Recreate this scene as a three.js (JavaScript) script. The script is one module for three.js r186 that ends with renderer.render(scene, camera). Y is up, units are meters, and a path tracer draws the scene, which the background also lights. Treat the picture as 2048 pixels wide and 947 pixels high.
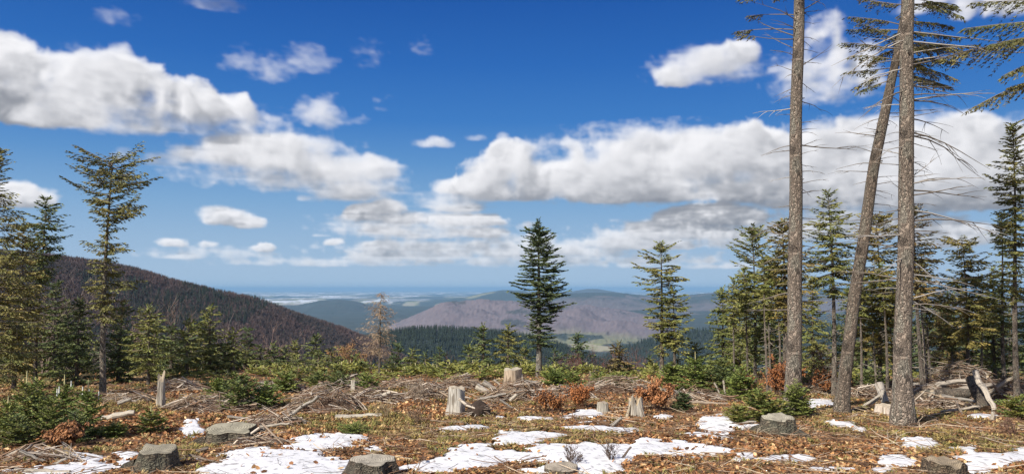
import * as THREE from 'three';

// ---------------------------------------------------------------- camera, sky, sun, exposure
const PW = 2048, PH = 947, F = 1577, EYE = 1.75, HORIZON = 577;
const PITCH = Math.atan((HORIZON - PH / 2) / F);
const scene = new THREE.Scene();
const camera = new THREE.PerspectiveCamera(2 * Math.atan(PH / 2 / F) * 180 / Math.PI, 1024 / 473, 0.1, 150000);
camera.position.set(0, EYE, 0);
camera.rotation.x = PITCH;
const renderer = new THREE.WebGLRenderer({ antialias: true });
renderer.toneMapping = THREE.LinearToneMapping;
renderer.toneMappingExposure = 1.22;
renderer.shadowMap.enabled = true;

const SUN = new THREE.Vector3(-0.58, 0.69, 0.50).normalize();
const sun = new THREE.DirectionalLight(new THREE.Color(1.0, 0.93, 0.82), 5.0);
sun.position.copy(SUN).multiplyScalar(120); sun.target.position.set(0, 0, -18);
sun.castShadow = true; sun.shadow.mapSize.set(4096, 4096);
Object.assign(sun.shadow.camera, { left: -45, right: 45, top: 45, bottom: -45, near: 1, far: 300 });
scene.add(sun, sun.target);

scene.fog = new THREE.FogExp2(new THREE.Color().setRGB(0.37, 0.67, 1.0), 3.6e-5);

// ---------------------------------------------------------------- random numbers and noise
function rng(seed) { let s = (seed * 2654435761) >>> 0; return () => { s = (s + 0x6d2b79f5) >>> 0; let t = Math.imul(s ^ (s >>> 15), 1 | s); t = (t + Math.imul(t ^ (t >>> 7), 61 | t)) ^ t; return ((t ^ (t >>> 14)) >>> 0) / 4294967296; }; }
const PERM = new Uint8Array(512), VAL = new Float32Array(256);
{ const r = rng(7); const p = [...Array(256).keys()]; for (let i = 255; i > 0; i--) { const j = Math.floor(r() * (i + 1)); [p[i], p[j]] = [p[j], p[i]]; } for (let i = 0; i < 512; i++) PERM[i] = p[i & 255]; for (let i = 0; i < 256; i++) VAL[i] = r(); }
function n3(x, y, z) {
  let X = Math.floor(x), Y = Math.floor(y), Z = Math.floor(z);
  x -= X; y -= Y; z -= Z; X &= 255; Y &= 255; Z &= 255;
  const u = x * x * (3 - 2 * x), v = y * y * (3 - 2 * y), w = z * z * (3 - 2 * z);
  const A = PERM[X] + Y, B = PERM[X + 1] + Y, AA = PERM[A & 511] + Z, AB = PERM[(A + 1) & 511] + Z, BA = PERM[B & 511] + Z, BB = PERM[(B + 1) & 511] + Z;
  const a = VAL[PERM[AA & 511]], b = VAL[PERM[BA & 511]], c = VAL[PERM[AB & 511]], d = VAL[PERM[BB & 511]];
  const e = VAL[PERM[(AA + 1) & 511]], f = VAL[PERM[(BA + 1) & 511]], g = VAL[PERM[(AB + 1) & 511]], h = VAL[PERM[(BB + 1) & 511]];
  const p = a + (b - a) * u, q = c + (d - c) * u, r = e + (f - e) * u, s = g + (h - g) * u, m = p + (q - p) * v, n = r + (s - r) * v;
  return m + (n - m) * w;
}
const n2 = (x, y) => n3(x, y, 0.37);
function fbm(x, y, z, oct) { let a = 0.5, s = 0, t = 0; for (let i = 0; i < oct; i++) { s += a * n3(x, y, z); t += a; a *= 0.5; x = x * 2.03 + 17.1; y = y * 2.03 + 5.3; z = z * 2.03 + 9.7; } return s / t; }
function billow(x, y, z, oct) { let a = 0.5, s = 0, t = 0; for (let i = 0; i < oct; i++) { s += a * Math.abs(2 * n3(x, y, z) - 1); t += a; a *= 0.55; x = x * 2.03 + 11.1; y = y * 2.03 + 3.3; z = z * 2.03 + 7.7; } return s / t; }
const clamp = (x, a = 0, b = 1) => x < a ? a : x > b ? b : x;
const lerp = (a, b, t) => a + (b - a) * t;
const sstep = (a, b, x) => { const t = clamp((x - a) / (b - a)); return t * t * (3 - 2 * t); };
const table = (list, x) => { // piecewise linear [[x, y...]] -> y
  if (x <= list[0][0]) return list[0][1];
  for (let i = 1; i < list.length; i++) if (x <= list[i][0]) return lerp(list[i - 1][1], list[i][1], (x - list[i - 1][0]) / (list[i][0] - list[i - 1][0]));
  return list[list.length - 1][1];
};

// ---------------------------------------------------------------- sky: air and cumulus, marched into an equirectangular map
const ray = (px, py) => { const x = (px - PW / 2) / F, y = (PH / 2 - py) / F, c = Math.cos(PITCH), s = Math.sin(PITCH); return new THREE.Vector3(x, y * c + s, y * s - c); };
{
  const W = 4096, H = 2048, data = new Float32Array(W * H * 4);
  // [centre x, centre y, half width, half height, density] of every heap of cloud, as angles
  const heaps = [];
  const heap = (px, py, rx, ry, dens = 1, soft = 0) => {
    const d = ray(px, py).normalize(), az = Math.atan2(d.x, -d.z), el = Math.asin(d.y), k = Math.cos(az);
    heaps.push({ u: az * F, v: el * F, ru: rx * k * k, rv: ry * k, rw: Math.min(rx * k, ry * 1.6 + 20), dens, soft });
  };
  // big cloud top left
  heap(20, 130, 90, 70); heap(110, 165, 120, 62); heap(60, 215, 130, 45); heap(150, 230, 70, 32); heap(240, 105, 38, 26, .5); heap(250, 165, 95, 58); heap(330, 200, 100, 55); heap(300, 240, 50, 30, .6);
  heap(400, 215, 80, 38); heap(470, 215, 55, 28); heap(520, 240, 45, 18, .5); heap(170, 110, 25, 18, .6); heap(-80, 160, 140, 80); heap(150, 128, 55, 22, .7);
  // second row left
  heap(395, 310, 60, 24, .5); heap(470, 300, 80, 36); heap(560, 310, 110, 42); heap(520, 350, 60, 20, .5); heap(660, 340, 70, 28); heap(740, 335, 80, 28, .8); heap(690, 380, 70, 26, .55); heap(600, 285, 80, 20, .5); heap(320, 320, 50, 14, .25);
  heap(240, 312, 30, 18, .3); heap(30, 390, 80, 30, .9); heap(70, 400, 60, 16, .6);
  heap(450, 432, 58, 22, .7); heap(490, 445, 45, 14, .7); heap(425, 425, 36, 18, .5);
  heap(525, 495, 28, 10, .9); heap(345, 485, 38, 11, .7); heap(410, 488, 26, 8, .7); heap(370, 512, 50, 7, .5); heap(500, 525, 60, 5, .3); heap(670, 484, 26, 9, .9);
  // middle, low rows of heaps
  heap(730, 425, 55, 20, .9); heap(780, 415, 38, 20, .9); heap(830, 438, 90, 15, .9); heap(930, 440, 90, 14, .9); heap(910, 415, 60, 12, .6); heap(780, 461, 55, 11, .8); heap(960, 466, 60, 12, .8); heap(860, 470, 60, 9, .5);
  heap(760, 492, 60, 13, .8); heap(850, 495, 80, 10, .7); heap(890, 505, 90, 8, .6); heap(780, 508, 70, 8, .6); heap(960, 490, 60, 10, .6); heap(1010, 505, 70, 10, .5); heap(820, 527, 60, 5, .45); heap(930, 522, 120, 7, .3); heap(1140, 500, 60, 12, .6); heap(1200, 505, 70, 10, .5); heap(1150, 520, 90, 7, .4); heap(1060, 450, 30, 12, .4); heap(1130, 455, 22, 8, .4); heap(1420, 519, 14, 9, .9); heap(1290, 520, 60, 6, .3); heap(700, 516, 60, 5, .35);
  for (let i = 0; i < 46; i++) { const r = i * 0.618 % 1, q = i * 0.377 % 1; heap(640 + r * 900, 470 + q * 66, 30 + 40 * ((i * .73) % 1), 3 + 5 * ((i * .41) % 1), .28 + .3 * ((i * .29) % 1)); }
  // long bank in the middle and right
  heap(885, 372, 38, 20, .8); heap(950, 370, 70, 24, .9); heap(1020, 315, 62, 40, 1); heap(985, 340, 66, 40, .8); heap(1075, 350, 80, 40, .9); heap(1030, 385, 130, 22, .9); heap(1140, 295, 24, 32, .8); heap(1185, 310, 50, 35, .9); heap(1160, 350, 90, 45, 1); heap(1260, 330, 100, 55, 1); heap(1300, 285, 50, 30, .8); heap(1230, 385, 120, 26, 1); heap(1350, 380, 120, 28, 1); heap(1380, 320, 110, 60, 1); heap(1410, 285, 40, 26, .8); heap(1500, 300, 100, 60, 1); heap(1500, 375, 120, 36, .9); heap(1640, 310, 120, 76, 1); heap(1620, 380, 120, 36, .9); heap(1720, 285, 60, 46, 1); heap(1790, 310, 120, 75, 1); heap(1930, 285, 95, 62, 1); heap(1900, 355, 150, 60, .9); heap(2020, 330, 90, 70, 1); heap(2040, 280, 40, 35, .9); heap(1760, 375, 120, 45, .8); heap(2120, 320, 120, 80, 1); heap(1950, 400, 120, 28, .6);
  heap(1560, 400, 60, 20, .7); heap(870, 285, 48, 14, .6); heap(950, 275, 30, 8, .4); heap(1005, 270, 16, 8, .4);
  // lower right bank
  heap(1420, 425, 80, 24, 1); heap(1360, 440, 70, 22, .9); heap(1480, 435, 70, 22, .9); heap(1300, 460, 60, 18, .8); heap(1400, 465, 120, 18, .8); heap(1240, 485, 60, 14, .6); heap(1330, 488, 100, 14, .7); heap(1600, 460, 100, 24, .7); heap(1900, 470, 120, 30, .5); heap(1780, 450, 100, 26, .6);
  // upper right
  heap(1350, 150, 52, 28, .9); heap(1420, 125, 70, 32, .9); heap(1480, 105, 42, 30, .9); heap(1500, 157, 12, 8, .4); heap(1555, 138, 22, 9, .5);
  heap(1610, 150, 50, 40, .9); heap(1690, 130, 80, 46, 1); heap(1640, 70, 55, 55, .7); heap(1590, 185, 36, 18, .6); heap(1740, 150, 50, 30, .7); heap(1920, 20, 40, 30, .8); heap(1850, 10, 60, 25, .5);
  // thin shreds
  heap(480, 120, 48, 29, .17); heap(545, 135, 51, 34, .2); heap(600, 120, 60, 29, .12); heap(660, 125, 24, 14, .15); heap(740, 112, 36, 29, .12); heap(845, 92, 27, 20, .18); heap(770, 208, 30, 20, .22); heap(650, 225, 57, 37, .28); heap(720, 240, 30, 11, .12); heap(225, 35, 51, 20, .16); heap(430, 8, 60, 14, .12); heap(285, 40, 21, 14, .1); heap(605, 395, 18, 8, .4);
  for (const [x, y, rx, ry, d] of [[560, 330, 190, 60, .30], [700, 360, 120, 50, .3], [180, 190, 210, 80, .28], [430, 240, 150, 40, .28], [1300, 340, 330, 80, .35], [1750, 340, 320, 100, .35], [830, 450, 180, 32, .26], [900, 500, 240, 26, .26], [1350, 470, 190, 32, .28], [1700, 450, 220, 40, .3], [1180, 520, 300, 16, .22], [700, 524, 260, 10, .2], [420, 505, 130, 14, .18], [1650, 150, 110, 70, .28], [1410, 135, 110, 40, .22], [880, 400, 110, 20, .24], [1060, 485, 120, 20, .22]]) heap(x, y, rx, ry, d);
  // the same kind of sky all around
  const r = rng(31);
  for (let i = 0; i < 330; i++) {
    const az = (r() * 2 - 1) * Math.PI, e = Math.pow(r(), 1.5), el = 0.03 + e * 0.85, k = sstep(0, 0.45, el);
    if (Math.abs(az) < 0.64 && el < 0.40) continue;
    const size = lerp(30, 170, k) * (0.6 + 0.7 * r()), n = 3 + Math.floor(r() * 4);
    for (let j = 0; j < n; j++) { const q = 0.5 + 0.6 * r(); heaps.push({ u: az * F + (r() - .5) * size * 2.4, v: el * F + (r() - .4) * size * .4, ru: size * q, rv: size * q * 0.42, rw: size * q * .7, dens: .8, soft: 0 }); }
  }
  const L = [-0.58, 0.72, 0.38];
  const bandH = 16, bands = [];
  for (const h of heaps) for (let b = Math.max(0, Math.floor((h.v - h.rv * 1.45) / bandH)); b <= (h.v + h.rv * 1.45) / bandH; b++) (bands[b] ??= []).push(h);
  const U = [0, 0]; // [how far inside, mean density of the heaps round that point]
  const shape = (list, u, v, w) => {
    let S = 0, D = 0;
    for (let i = 0; i < list.length; i++) { const h = list[i], a = (u - h.u) / h.ru, b = (v - h.v) / h.rv, c = w / h.rw, e = 1.75 - a * a - (b < 0 ? b * b * b * b * 1.5 + b * b * .35 : b * b) - c * c; if (e > 0) { const q = e * e * e; S += q; D += q * h.dens; } }
    U[0] = Math.cbrt(S) - 0.75; U[1] = S ? D / S : 0;
  };
  const dens = (list, u, v, w, oct, mixv) => {
    shape(list, u, v, w);
    const D = U[0], q = U[1];
    if (D < -0.74) return 0;
    let n = 0;
    if (mixv < 1) n += (1 - mixv) * (.68 * fbm(u / 34, v / 17, w / 34, oct) + .42 * (.72 - billow(u / 20, v / 12, w / 20, oct - 1)));
    if (mixv > 0) { const wu = 26 * (n3(u / 46, v / 46, w / 46 + 7) - .5), wv = 22 * (n3(u / 46 + 31, v / 46, w / 46) - .5); n += mixv * (.60 * fbm((u + wu) / 96 + 40, (v + wv) / 66, w / 96, oct) + .52 * (.70 - billow((u + wu) / 50, (v + wv) / 44, w / 50, oct - 1))); }
    if (q < .5) n += (.5 - q) * 2.6 * (fbm(u / 17 + v / 40 + 8, v / 9, w / 17, 4) - .5);
    return clamp((Math.min(D, 0.80) - lerp(.10, .16, mixv) + (n - 0.5) * lerp(5.4, 4.3, q)) * lerp(0.6, 2.7, q * q)) * q;
  };
  const air = (el) => { // clear air by elevation (degrees), linear
    const t = el * 180 / Math.PI;
    const R = table([[-1, .42], [0, .40], [1.5, .37], [3.5, .31], [6, .215], [9, .115], [12, .052], [16, .028], [21, .015], [40, .010], [90, .007]], t);
    const G = table([[-1, .56], [0, .545], [1.5, .52], [3.5, .475], [6, .40], [9, .295], [12, .205], [16, .145], [21, .095], [40, .07], [90, .05]], t);
    const B = table([[-1, .72], [0, .71], [1.5, .70], [3.5, .68], [6, .65], [9, .60], [12, .55], [16, .48], [21, .385], [40, .32], [90, .26]], t);
    return [R * .83, G * .83, B * .83];
  };
  const pixel = (u, v, el, steps, oct, out) => {
    const [ar, ag, ab] = air(el);
    const list0 = bands[Math.floor(v / bandH)];
    let T = 1, cr = 0, cg = 0, cb = 0;
    if (list0 && v > 0) {
      const list = []; let wm = 0;
      for (const h of list0) { const a = (u - h.u) / h.ru; if (a * a < 1.8) { list.push(h); if (h.rw > wm) wm = h.rw; } }
      if (list.length) {
        const mixv = sstep(60, 230, v), s0 = lerp(5, 13, mixv), span = wm * 1.3;
        const ds = 2 * span / steps, sig = lerp(0.13, 0.052, mixv);
        for (let i = 0; i < steps && T > 0.02; i++) {
          const w = span - (i + 0.5) * ds, d = dens(list, u, v, w, oct, mixv);
          if (d <= 0.002) continue;
          let tau = 0, st = s0, q = 0;
          for (let k = 0; k < 4; k++) { q += st; const dd = dens(list, u + L[0] * q, v + L[1] * q, w + L[2] * q, 2, mixv); tau += dd * st; st *= 1.9; }
          const a = 1 - Math.exp(-d * ds * sig), lit = Math.exp(-tau * sig * 0.80), lit2 = Math.exp(-tau * sig * 0.16);
          const sunl = 0.53 * lit + 0.13 * lit2;
          const amb = 0.165;
          cr += T * a * (sunl * 1.0 + amb * 0.93); cg += T * a * (sunl * 0.97 + amb * 1.02); cb += T * a * (sunl * 0.95 + amb * 1.22);
          T *= 1 - a;
        }
      }
    }
    // air in front of far, low cloud
    const far = Math.exp(-Math.max(0, v) / 52) * 0.72, k = (1 - T) * far;
    out[0] = ar * T + cr * (1 - far) + ar * k; out[1] = ag * T + cg * (1 - far) + ag * k; out[2] = ab * T + cb * (1 - far) + ab * k;
  };
  const o = [0, 0, 0], rowOf = (el) => Math.floor((el / Math.PI + 0.5) * H), put = (x, y, c) => { const i = (y * W + ((x % W) + W) % W) * 4; data[i] = c[0]; data[i + 1] = c[1]; data[i + 2] = c[2]; data[i + 3] = 1; };
  const top = rowOf(1.0);
  for (let y = 0; y < H; y++) if (y < rowOf(-0.02) || y >= top) { const el = ((y + .5) / H - .5) * Math.PI, a = air(el); for (let x = 0; x < W; x++) put(x, y, a); }
  // equirectangular: column x looks towards azimuth (x/W - .5) 2 pi from +x; -z is at angle -pi/2
  const dirAz = (x) => { const a = ((x + .5) / W - .5) * 2 * Math.PI; return Math.atan2(Math.cos(a), -Math.sin(a)); };
  const STEP = 8, cell = [];
  for (let y = rowOf(-0.02); y < top; y += STEP) for (let x = 0; x < W; x += STEP) { // coarse, all around
    const el = ((y + STEP / 2) / H - .5) * Math.PI, az = dirAz(x + STEP / 2 - .5);
    pixel(az * F, el * F, el, 10, 2, o); cell.push([...o]);
  }
  const nx = W / STEP, y0 = rowOf(-0.02), ny = cell.length / nx;
  for (let y = y0; y < top; y++) for (let x = 0; x < W; x++) {
    const fy = clamp((y - y0 + .5) / STEP - .5, 0, ny - 1.001), fx = (x + .5) / STEP - .5 + nx, iy = Math.floor(fy), ix = Math.floor(fx), ty = fy - iy, tx = fx - ix, c = [0, 0, 0];
    for (let k = 0; k < 3; k++) { const g = (i, j) => cell[Math.min(j, ny - 1) * nx + i % nx][k]; c[k] = lerp(lerp(g(ix, iy), g(ix + 1, iy), tx), lerp(g(ix, iy + 1), g(ix + 1, iy + 1), tx), ty); }
    put(x, y, c);
  }
  for (let y = rowOf(-0.02); y < rowOf(0.42); y++) for (let x = 0; x < W; x++) { // fine, where more is to be seen
    const az = dirAz(x); if (Math.abs(az) > 0.66) continue;
    const el = ((y + .5) / H - .5) * Math.PI; pixel(az * F, el * F, el, 40, 6, o); put(x, y, o);
  }
  const sky = new THREE.DataTexture(data, W, H, THREE.RGBAFormat, THREE.FloatType);
  sky.mapping = THREE.EquirectangularReflectionMapping; sky.magFilter = THREE.LinearFilter; sky.minFilter = THREE.LinearFilter; sky.needsUpdate = true;
  scene.background = sky; scene.environment = sky;
}

// ---------------------------------------------------------------- helpers for building and naming
const used = new Map();
const numbered = (name) => { const n = used.get(name) ?? 0; used.set(name, n + 1); return n ? name + '_' + String(n).padStart(3, '0') : name; };
const V = (x, y, z) => new THREE.Vector3(x, y, z);
function tag(o, label, category, group, kind) { if (label) o.userData.label = label; if (category) o.userData.category = category; if (group) o.userData.group = group; if (kind) o.userData.kind = kind; return o; }
function meshOf(name, geometry, material, parent = scene) { const m = new THREE.Mesh(geometry, material); m.name = parent === scene ? numbered(name) : name; m.castShadow = m.receiveShadow = true; parent.add(m); return m; }
function thing(name, x, y, z, label, category, group) { const g = new THREE.Group(); g.name = numbered(name); g.position.set(x, y, z); scene.add(g); return tag(g, label, category, group); }

class GB { // a growing buffer of triangles with a colour per vertex
  constructor() { this.p = []; this.c = []; this.i = []; this.n = 0; this.uv = []; }
  v(x, y, z, c, u = 0, w = 0) { this.p.push(x, y, z); this.c.push(c[0], c[1], c[2]); this.uv.push(u, w); return this.n++; }
  tri(a, b, c) { this.i.push(a, b, c); }
  blade(x, y, z, dx, dy, dz, len, w, sx, sy, sz, c, fold = 0.25, at = 0.4) { // a narrow pointed leaf from (x,y,z) along d, its width along s
    const mx = x + dx * len * at, my = y + dy * len * at - w * fold, mz = z + dz * len * at;
    const a = this.v(x, y, z, c), b = this.v(mx + sx * w, my + sy * w, mz + sz * w, c), d = this.v(x + dx * len, y + dy * len, z + dz * len, c), e = this.v(mx - sx * w, my - sy * w, mz - sz * w, c);
    this.i.push(a, b, d, a, d, e);
  }
  tube(pts, radii, sides, c, cap = true, vscale = 1) {
    const rings = [], N = pts.length; let t = V(0, 0, 0), s = null, along = 0;
    for (let k = 0; k < N; k++) {
      t = V().subVectors(pts[Math.min(k + 1, N - 1)], pts[Math.max(k - 1, 0)]).normalize();
      if (!s) s = Math.abs(t.y) > 0.9 ? V(1, 0, 0) : V(0, 1, 0);
      const b = V().crossVectors(t, s).normalize(); s = V().crossVectors(b, t).normalize();
      if (k) along += pts[k].distanceTo(pts[k - 1]);
      const r = radii[k], ring = [], cc = Array.isArray(c[0]) ? c[k] : c;
      for (let j = 0; j <= sides; j++) { const a = j / sides * 2 * Math.PI, q = r * Math.cos(a), w = r * Math.sin(a); ring.push(this.v(pts[k].x + b.x * q + s.x * w, pts[k].y + b.y * q + s.y * w, pts[k].z + b.z * q + s.z * w, cc, j / sides, along * vscale)); }
      rings.push(ring);
    }
    for (let k = 0; k + 1 < N; k++) for (let j = 0; j < sides; j++) { const a = rings[k][j], b = rings[k][j + 1], d = rings[k + 1][j], e = rings[k + 1][j + 1]; this.i.push(a, b, e, a, e, d); }
    if (cap) for (const k of [0, N - 1]) { const cc = Array.isArray(c[0]) ? c[k] : c, m = this.v(pts[k].x, pts[k].y, pts[k].z, cc, .5, .5); for (let j = 0; j < sides; j++) k ? this.i.push(m, rings[k][j], rings[k][j + 1]) : this.i.push(m, rings[k][j + 1], rings[k][j]); }
  }
  geometry() {
    const g = new THREE.BufferGeometry();
    g.setAttribute('position', new THREE.BufferAttribute(new Float32Array(this.p), 3)); g.setAttribute('color', new THREE.BufferAttribute(new Float32Array(this.c), 3)); g.setAttribute('uv', new THREE.BufferAttribute(new Float32Array(this.uv), 2));
    g.setIndex(new THREE.BufferAttribute(new Uint32Array(this.i), 1)); g.computeVertexNormals(); return g;
  }
  mesh(name, material, parent) { return meshOf(name, this.geometry(), material, parent); }
}
const vary = (c, r, amt = 0.25) => { const k = 1 + (r() - .5) * 2 * amt; return [c[0] * k, c[1] * k, c[2] * k]; };

// ---------------------------------------------------------------- textures
function dataTex(W, H, f, srgb = false) { // f(u, v) -> [r, g, b] in 0..1 (linear when srgb is false)
  const d = new Uint8Array(W * H * 4), enc = (x) => Math.round(255 * clamp(srgb ? (x <= 0.0031308 ? x * 12.92 : 1.055 * Math.pow(x, 1 / 2.4) - 0.055) : x));
  for (let y = 0; y < H; y++) for (let x = 0; x < W; x++) { const c = f((x + .5) / W, (y + .5) / H), i = (y * W + x) * 4; d[i] = enc(c[0]); d[i + 1] = enc(c[1]); d[i + 2] = enc(c[2]); d[i + 3] = 255; }
  const t = new THREE.DataTexture(d, W, H); t.wrapS = t.wrapT = THREE.RepeatWrapping; t.magFilter = THREE.LinearFilter; t.minFilter = THREE.LinearMipmapLinearFilter; t.generateMipmaps = true; if (srgb) t.colorSpace = THREE.SRGBColorSpace; t.needsUpdate = true; return t;
}
const loop3 = (u, v, fu, fv, o) => { // noise that closes on itself round u
  const a = u * 2 * Math.PI, k = fu / (2 * Math.PI); return fbm(Math.cos(a) * k + 20, v * fv, Math.sin(a) * k + 40, o);
};
const barkHeight = (u, v) => { // scales of spruce bark: broken plates with dark cracks between
  const w = loop3(u, v, 30, 18, 3), p = loop3(u, v + w * .05, 30, 44, 2), q = loop3(u, v, 100, 80, 3), crack = Math.abs(loop3(u, v, 12, 2.6, 4) - .5) * 2, ring = Math.abs(loop3(u, v, 10, 26, 3) - .5) * 2;
  return clamp(0.08 + Math.abs(p - .5) * 3.4 + (q - .5) * 1.4) * sstep(0.0, 0.075, crack) * lerp(.55, 1, sstep(0, .06, ring));
};
const barkMap = dataTex(512, 1024, (u, v) => {
  const h = barkHeight(u, v), lich = sstep(.53, .66, loop3(u, v, 9, 6, 4)), scar = sstep(.64, .70, loop3(u + .4, v, 8, 12, 3)), k = lerp(.30, 1.25, Math.pow(h, .65)) * lerp(.82, 1.15, loop3(u, v + .3, 5, 3, 3)) * lerp(1, .5, scar);
  return [lerp(.56, .58, lich) * k, lerp(.495, .575, lich) * k, lerp(.44, .52, lich) * k];
}, true);
const barkBump = dataTex(512, 1024, (u, v) => { const h = barkHeight(u, v); return [h, h, h]; });
const fibreMap = dataTex(256, 512, (u, v) => { const k = .55 + .75 * (loop3(u, v, 60, 5, 4) - .25), s = sstep(.58, .66, loop3(u, v, 34, 2.5, 3)); return [k * lerp(1, .5, s), k * lerp(1, .46, s), k * lerp(1, .42, s)]; }, true);
const fibreBump = dataTex(256, 512, (u, v) => { const k = loop3(u, v, 60, 5, 4) - .5 * sstep(.58, .66, loop3(u, v, 34, 2.5, 3)); return [k, k, k]; });
const ringMap = dataTex(256, 256, (u, v) => {
  const x = u - .5, y = v - .5, r = Math.hypot(x, y), a = Math.atan2(y, x), rr = r * (1 + .1 * (fbm(Math.cos(a) * 1.5 + 3, Math.sin(a) * 1.5 + 3, 1, 2) - .5));
  const ring = .5 + .5 * Math.sin(rr * 120 + 3 * fbm(u * 6, v * 6, 2, 2)), crack = Math.min(1, Math.abs(((a / (2 * Math.PI) * 7 + fbm(u * 5, v * 5, 7, 2)) % 1 + 1) % 1 - .5) * 14 + (r < .07 ? 1 : 0) + 2 * sstep(.3, .5, r * (fbm(a * 2, 1, 1, 1) + .5))), stain = fbm(u * 7, v * 7, 5, 4);
  const k = (.50 + .40 * ring) * lerp(.35, 1, crack) * lerp(.45, 1.45, stain);
  return [k, k * .93, k * .82];
}, true);

// ---------------------------------------------------------------- lie of the land
const GX = (d) => { let y = -0.04 * Math.min(d, 26); if (d > 26) { const q = d - 26, s = Math.min(q, 14); y -= 0.04 * q + 0.012 * s * s; if (q > 14) y -= 0.336 * (q - 14); } return y; };
function groundY(x, z) {
  const d = -z, near = 1 - sstep(60, 140, Math.abs(d));
  return GX(d < 0 ? d * .5 : d + 0.9 * Math.sin(x * .13)) + near * (0.30 * (fbm(x * .16 + 7, z * .16, 3, 2) - .5) + 0.12 * (fbm(x * .8, z * .8 + 9, 1, 2) - .5)) - .02;
}
function gp(px, py) { // where the line of sight through that pixel meets the ground
  const r = ray(px, py); let t = 3;
  for (; t < 27.5; t += 0.05) if (EYE + r.y * t < groundY(r.x * t, r.z * t)) break; // past the brow of the slope: on the brow
  return V(r.x * t, groundY(r.x * t, r.z * t), r.z * t);
}
const at = (px, py, d) => { const r = ray(px, py), t = d / -r.z; return V(r.x * t, EYE + r.y * t, r.z * t); }; // a point in sight at depth d
const standing = (px, d) => { const p = at(px, HORIZON, d); p.y = groundY(p.x, p.z); return p; };

function tn(x, y, per) { // value noise that repeats after per cells
  let X = Math.floor(x), Y = Math.floor(y); x -= X; y -= Y; X = ((X % per) + per) % per; Y = ((Y % per) + per) % per; const X1 = (X + 1) % per, Y1 = (Y + 1) % per;
  const u = x * x * (3 - 2 * x), v = y * y * (3 - 2 * y), h = (i, j) => VAL[PERM[(PERM[i & 255] + j) & 511]];
  return lerp(lerp(h(X, Y), h(X1, Y), u), lerp(h(X, Y1), h(X1, Y1), u), v);
}
function tfbm(u, v, per, o) { let a = .5, s = 0, t = 0; for (let i = 0; i < o; i++) { s += a * tn(u * per, v * per, per); t += a; a *= .55; per *= 2; } return s / t; }
const earth = dataTex(1024, 1024, (u, v) => {
  const a = tfbm(u + .3, v, 40, 3), b = tfbm(u, v + .2, 9, 4), c = tfbm(u + .1, v + .6, 90, 2), t = sstep(.44, .58, b), k = .45 + 1.1 * c;
  return [lerp(.19, .12, t) * k * (.6 + .8 * a), lerp(.105, .088, t) * k * (.6 + .8 * a), lerp(.05, .04, t) * k * (.7 + .6 * a)];
}, true);
const earthBump = dataTex(1024, 1024, (u, v) => { const h = tfbm(u, v, 60, 3); return [h, h, h]; });

function polarSheet(name, radii, angles, heightAt, colorAt, material, uvk) {
  const p = new Float32Array(radii.length * angles.length * 3), c = new Float32Array(p.length), uv = new Float32Array(radii.length * angles.length * 2), idx = [];
  let n = 0;
  for (let i = 0; i < radii.length; i++) for (let j = 0; j < angles.length; j++, n++) {
    const x = Math.sin(angles[j]) * radii[i], z = -Math.cos(angles[j]) * radii[i], y = heightAt(x, z, radii[i]), col = colorAt(x, z, radii[i], y);
    p.set([x, y, z], n * 3); c.set(col, n * 3); uv.set([x * uvk, z * uvk], n * 2);
    if (i && j) { const A = n, B = n - 1, C = n - angles.length, D = C - 1; idx.push(D, C, A, D, A, B); }
  }
  const g = new THREE.BufferGeometry(); g.setAttribute('position', new THREE.BufferAttribute(p, 3)); g.setAttribute('color', new THREE.BufferAttribute(c, 3)); g.setAttribute('uv', new THREE.BufferAttribute(uv, 2));
  g.setIndex(new THREE.BufferAttribute(new Uint32Array(idx), 1)); g.computeVertexNormals();
  const m = meshOf(name, g, material); m.userData.kind = 'structure'; return m;
}
const rangeOf = (a, b, n, f = (t) => t) => Array.from({ length: n }, (_, i) => lerp(a, b, f(i / (n - 1))));
const R = Math.PI / 180;
const allRound = (n, half, rest) => { const front = rangeOf(-half, half, n); const out = rangeOf(half, 2 * Math.PI - half, rest); return [...front, ...out.slice(1)]; };
{
  const ground = new THREE.MeshStandardMaterial({ map: earth, bumpMap: earthBump, bumpScale: 0.03, vertexColors: true, roughness: 1 });
  const radii = [...rangeOf(0.3, 6, 24), ...rangeOf(6.1, 30, 200), ...rangeOf(30.6, 60, 40), ...rangeOf(62, 170, 40)];
  polarSheet('ground', radii, allRound(310, 39 * R, 50), (x, z) => groundY(x, z), (x, z, r) => {
    const g = sstep(.45, .62, fbm(x * .35 + 3, z * .35, 8, 3)), k = .8 + .5 * fbm(x * 1.7, z * 1.7, 2, 2); // straw and moss patches among the leaf litter
    return [lerp(1.05, .85, g) * k, lerp(.95, 1.08, g) * k, lerp(.9, .8, g) * k];
  }, ground, 1 / 2.7);
}

// ---------------------------------------------------------------- valley, hills and the plain to the horizon
const valleyY = (x, z, r) => {
  const mount = table([[0, -8], [60, -18], [170, -62], [600, -175], [1300, -300], [2600, -345], [6000, -340], [11000, -285], [30000, -262], [90000, -262]], r);
  const az = Math.atan2(x, -z); const behind = sstep(.9, 2.2, Math.abs(az));
  const roll = r > 2500 ? (fbm(x / 1700, z / 1700, 4, 4) - .5) * sstep(2500, 9000, r) * 110 : (fbm(x / 300, z / 300, 4, 3) - .5) * 18 * sstep(170, 500, r);
  return lerp(mount + roll, Math.max(-14 - r * .05, -420), behind);
};
const C = { beech: [.105, .078, .076], conifer: [.020, .033, .030], meadow: [.22, .23, .10], straw: [.32, .29, .19], snow: [.72, .74, .78], wood: [.022, .034, .025] };
const mix3 = (a, b, t) => [lerp(a[0], b[0], t), lerp(a[1], b[1], t), lerp(a[2], b[2], t)];
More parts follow.
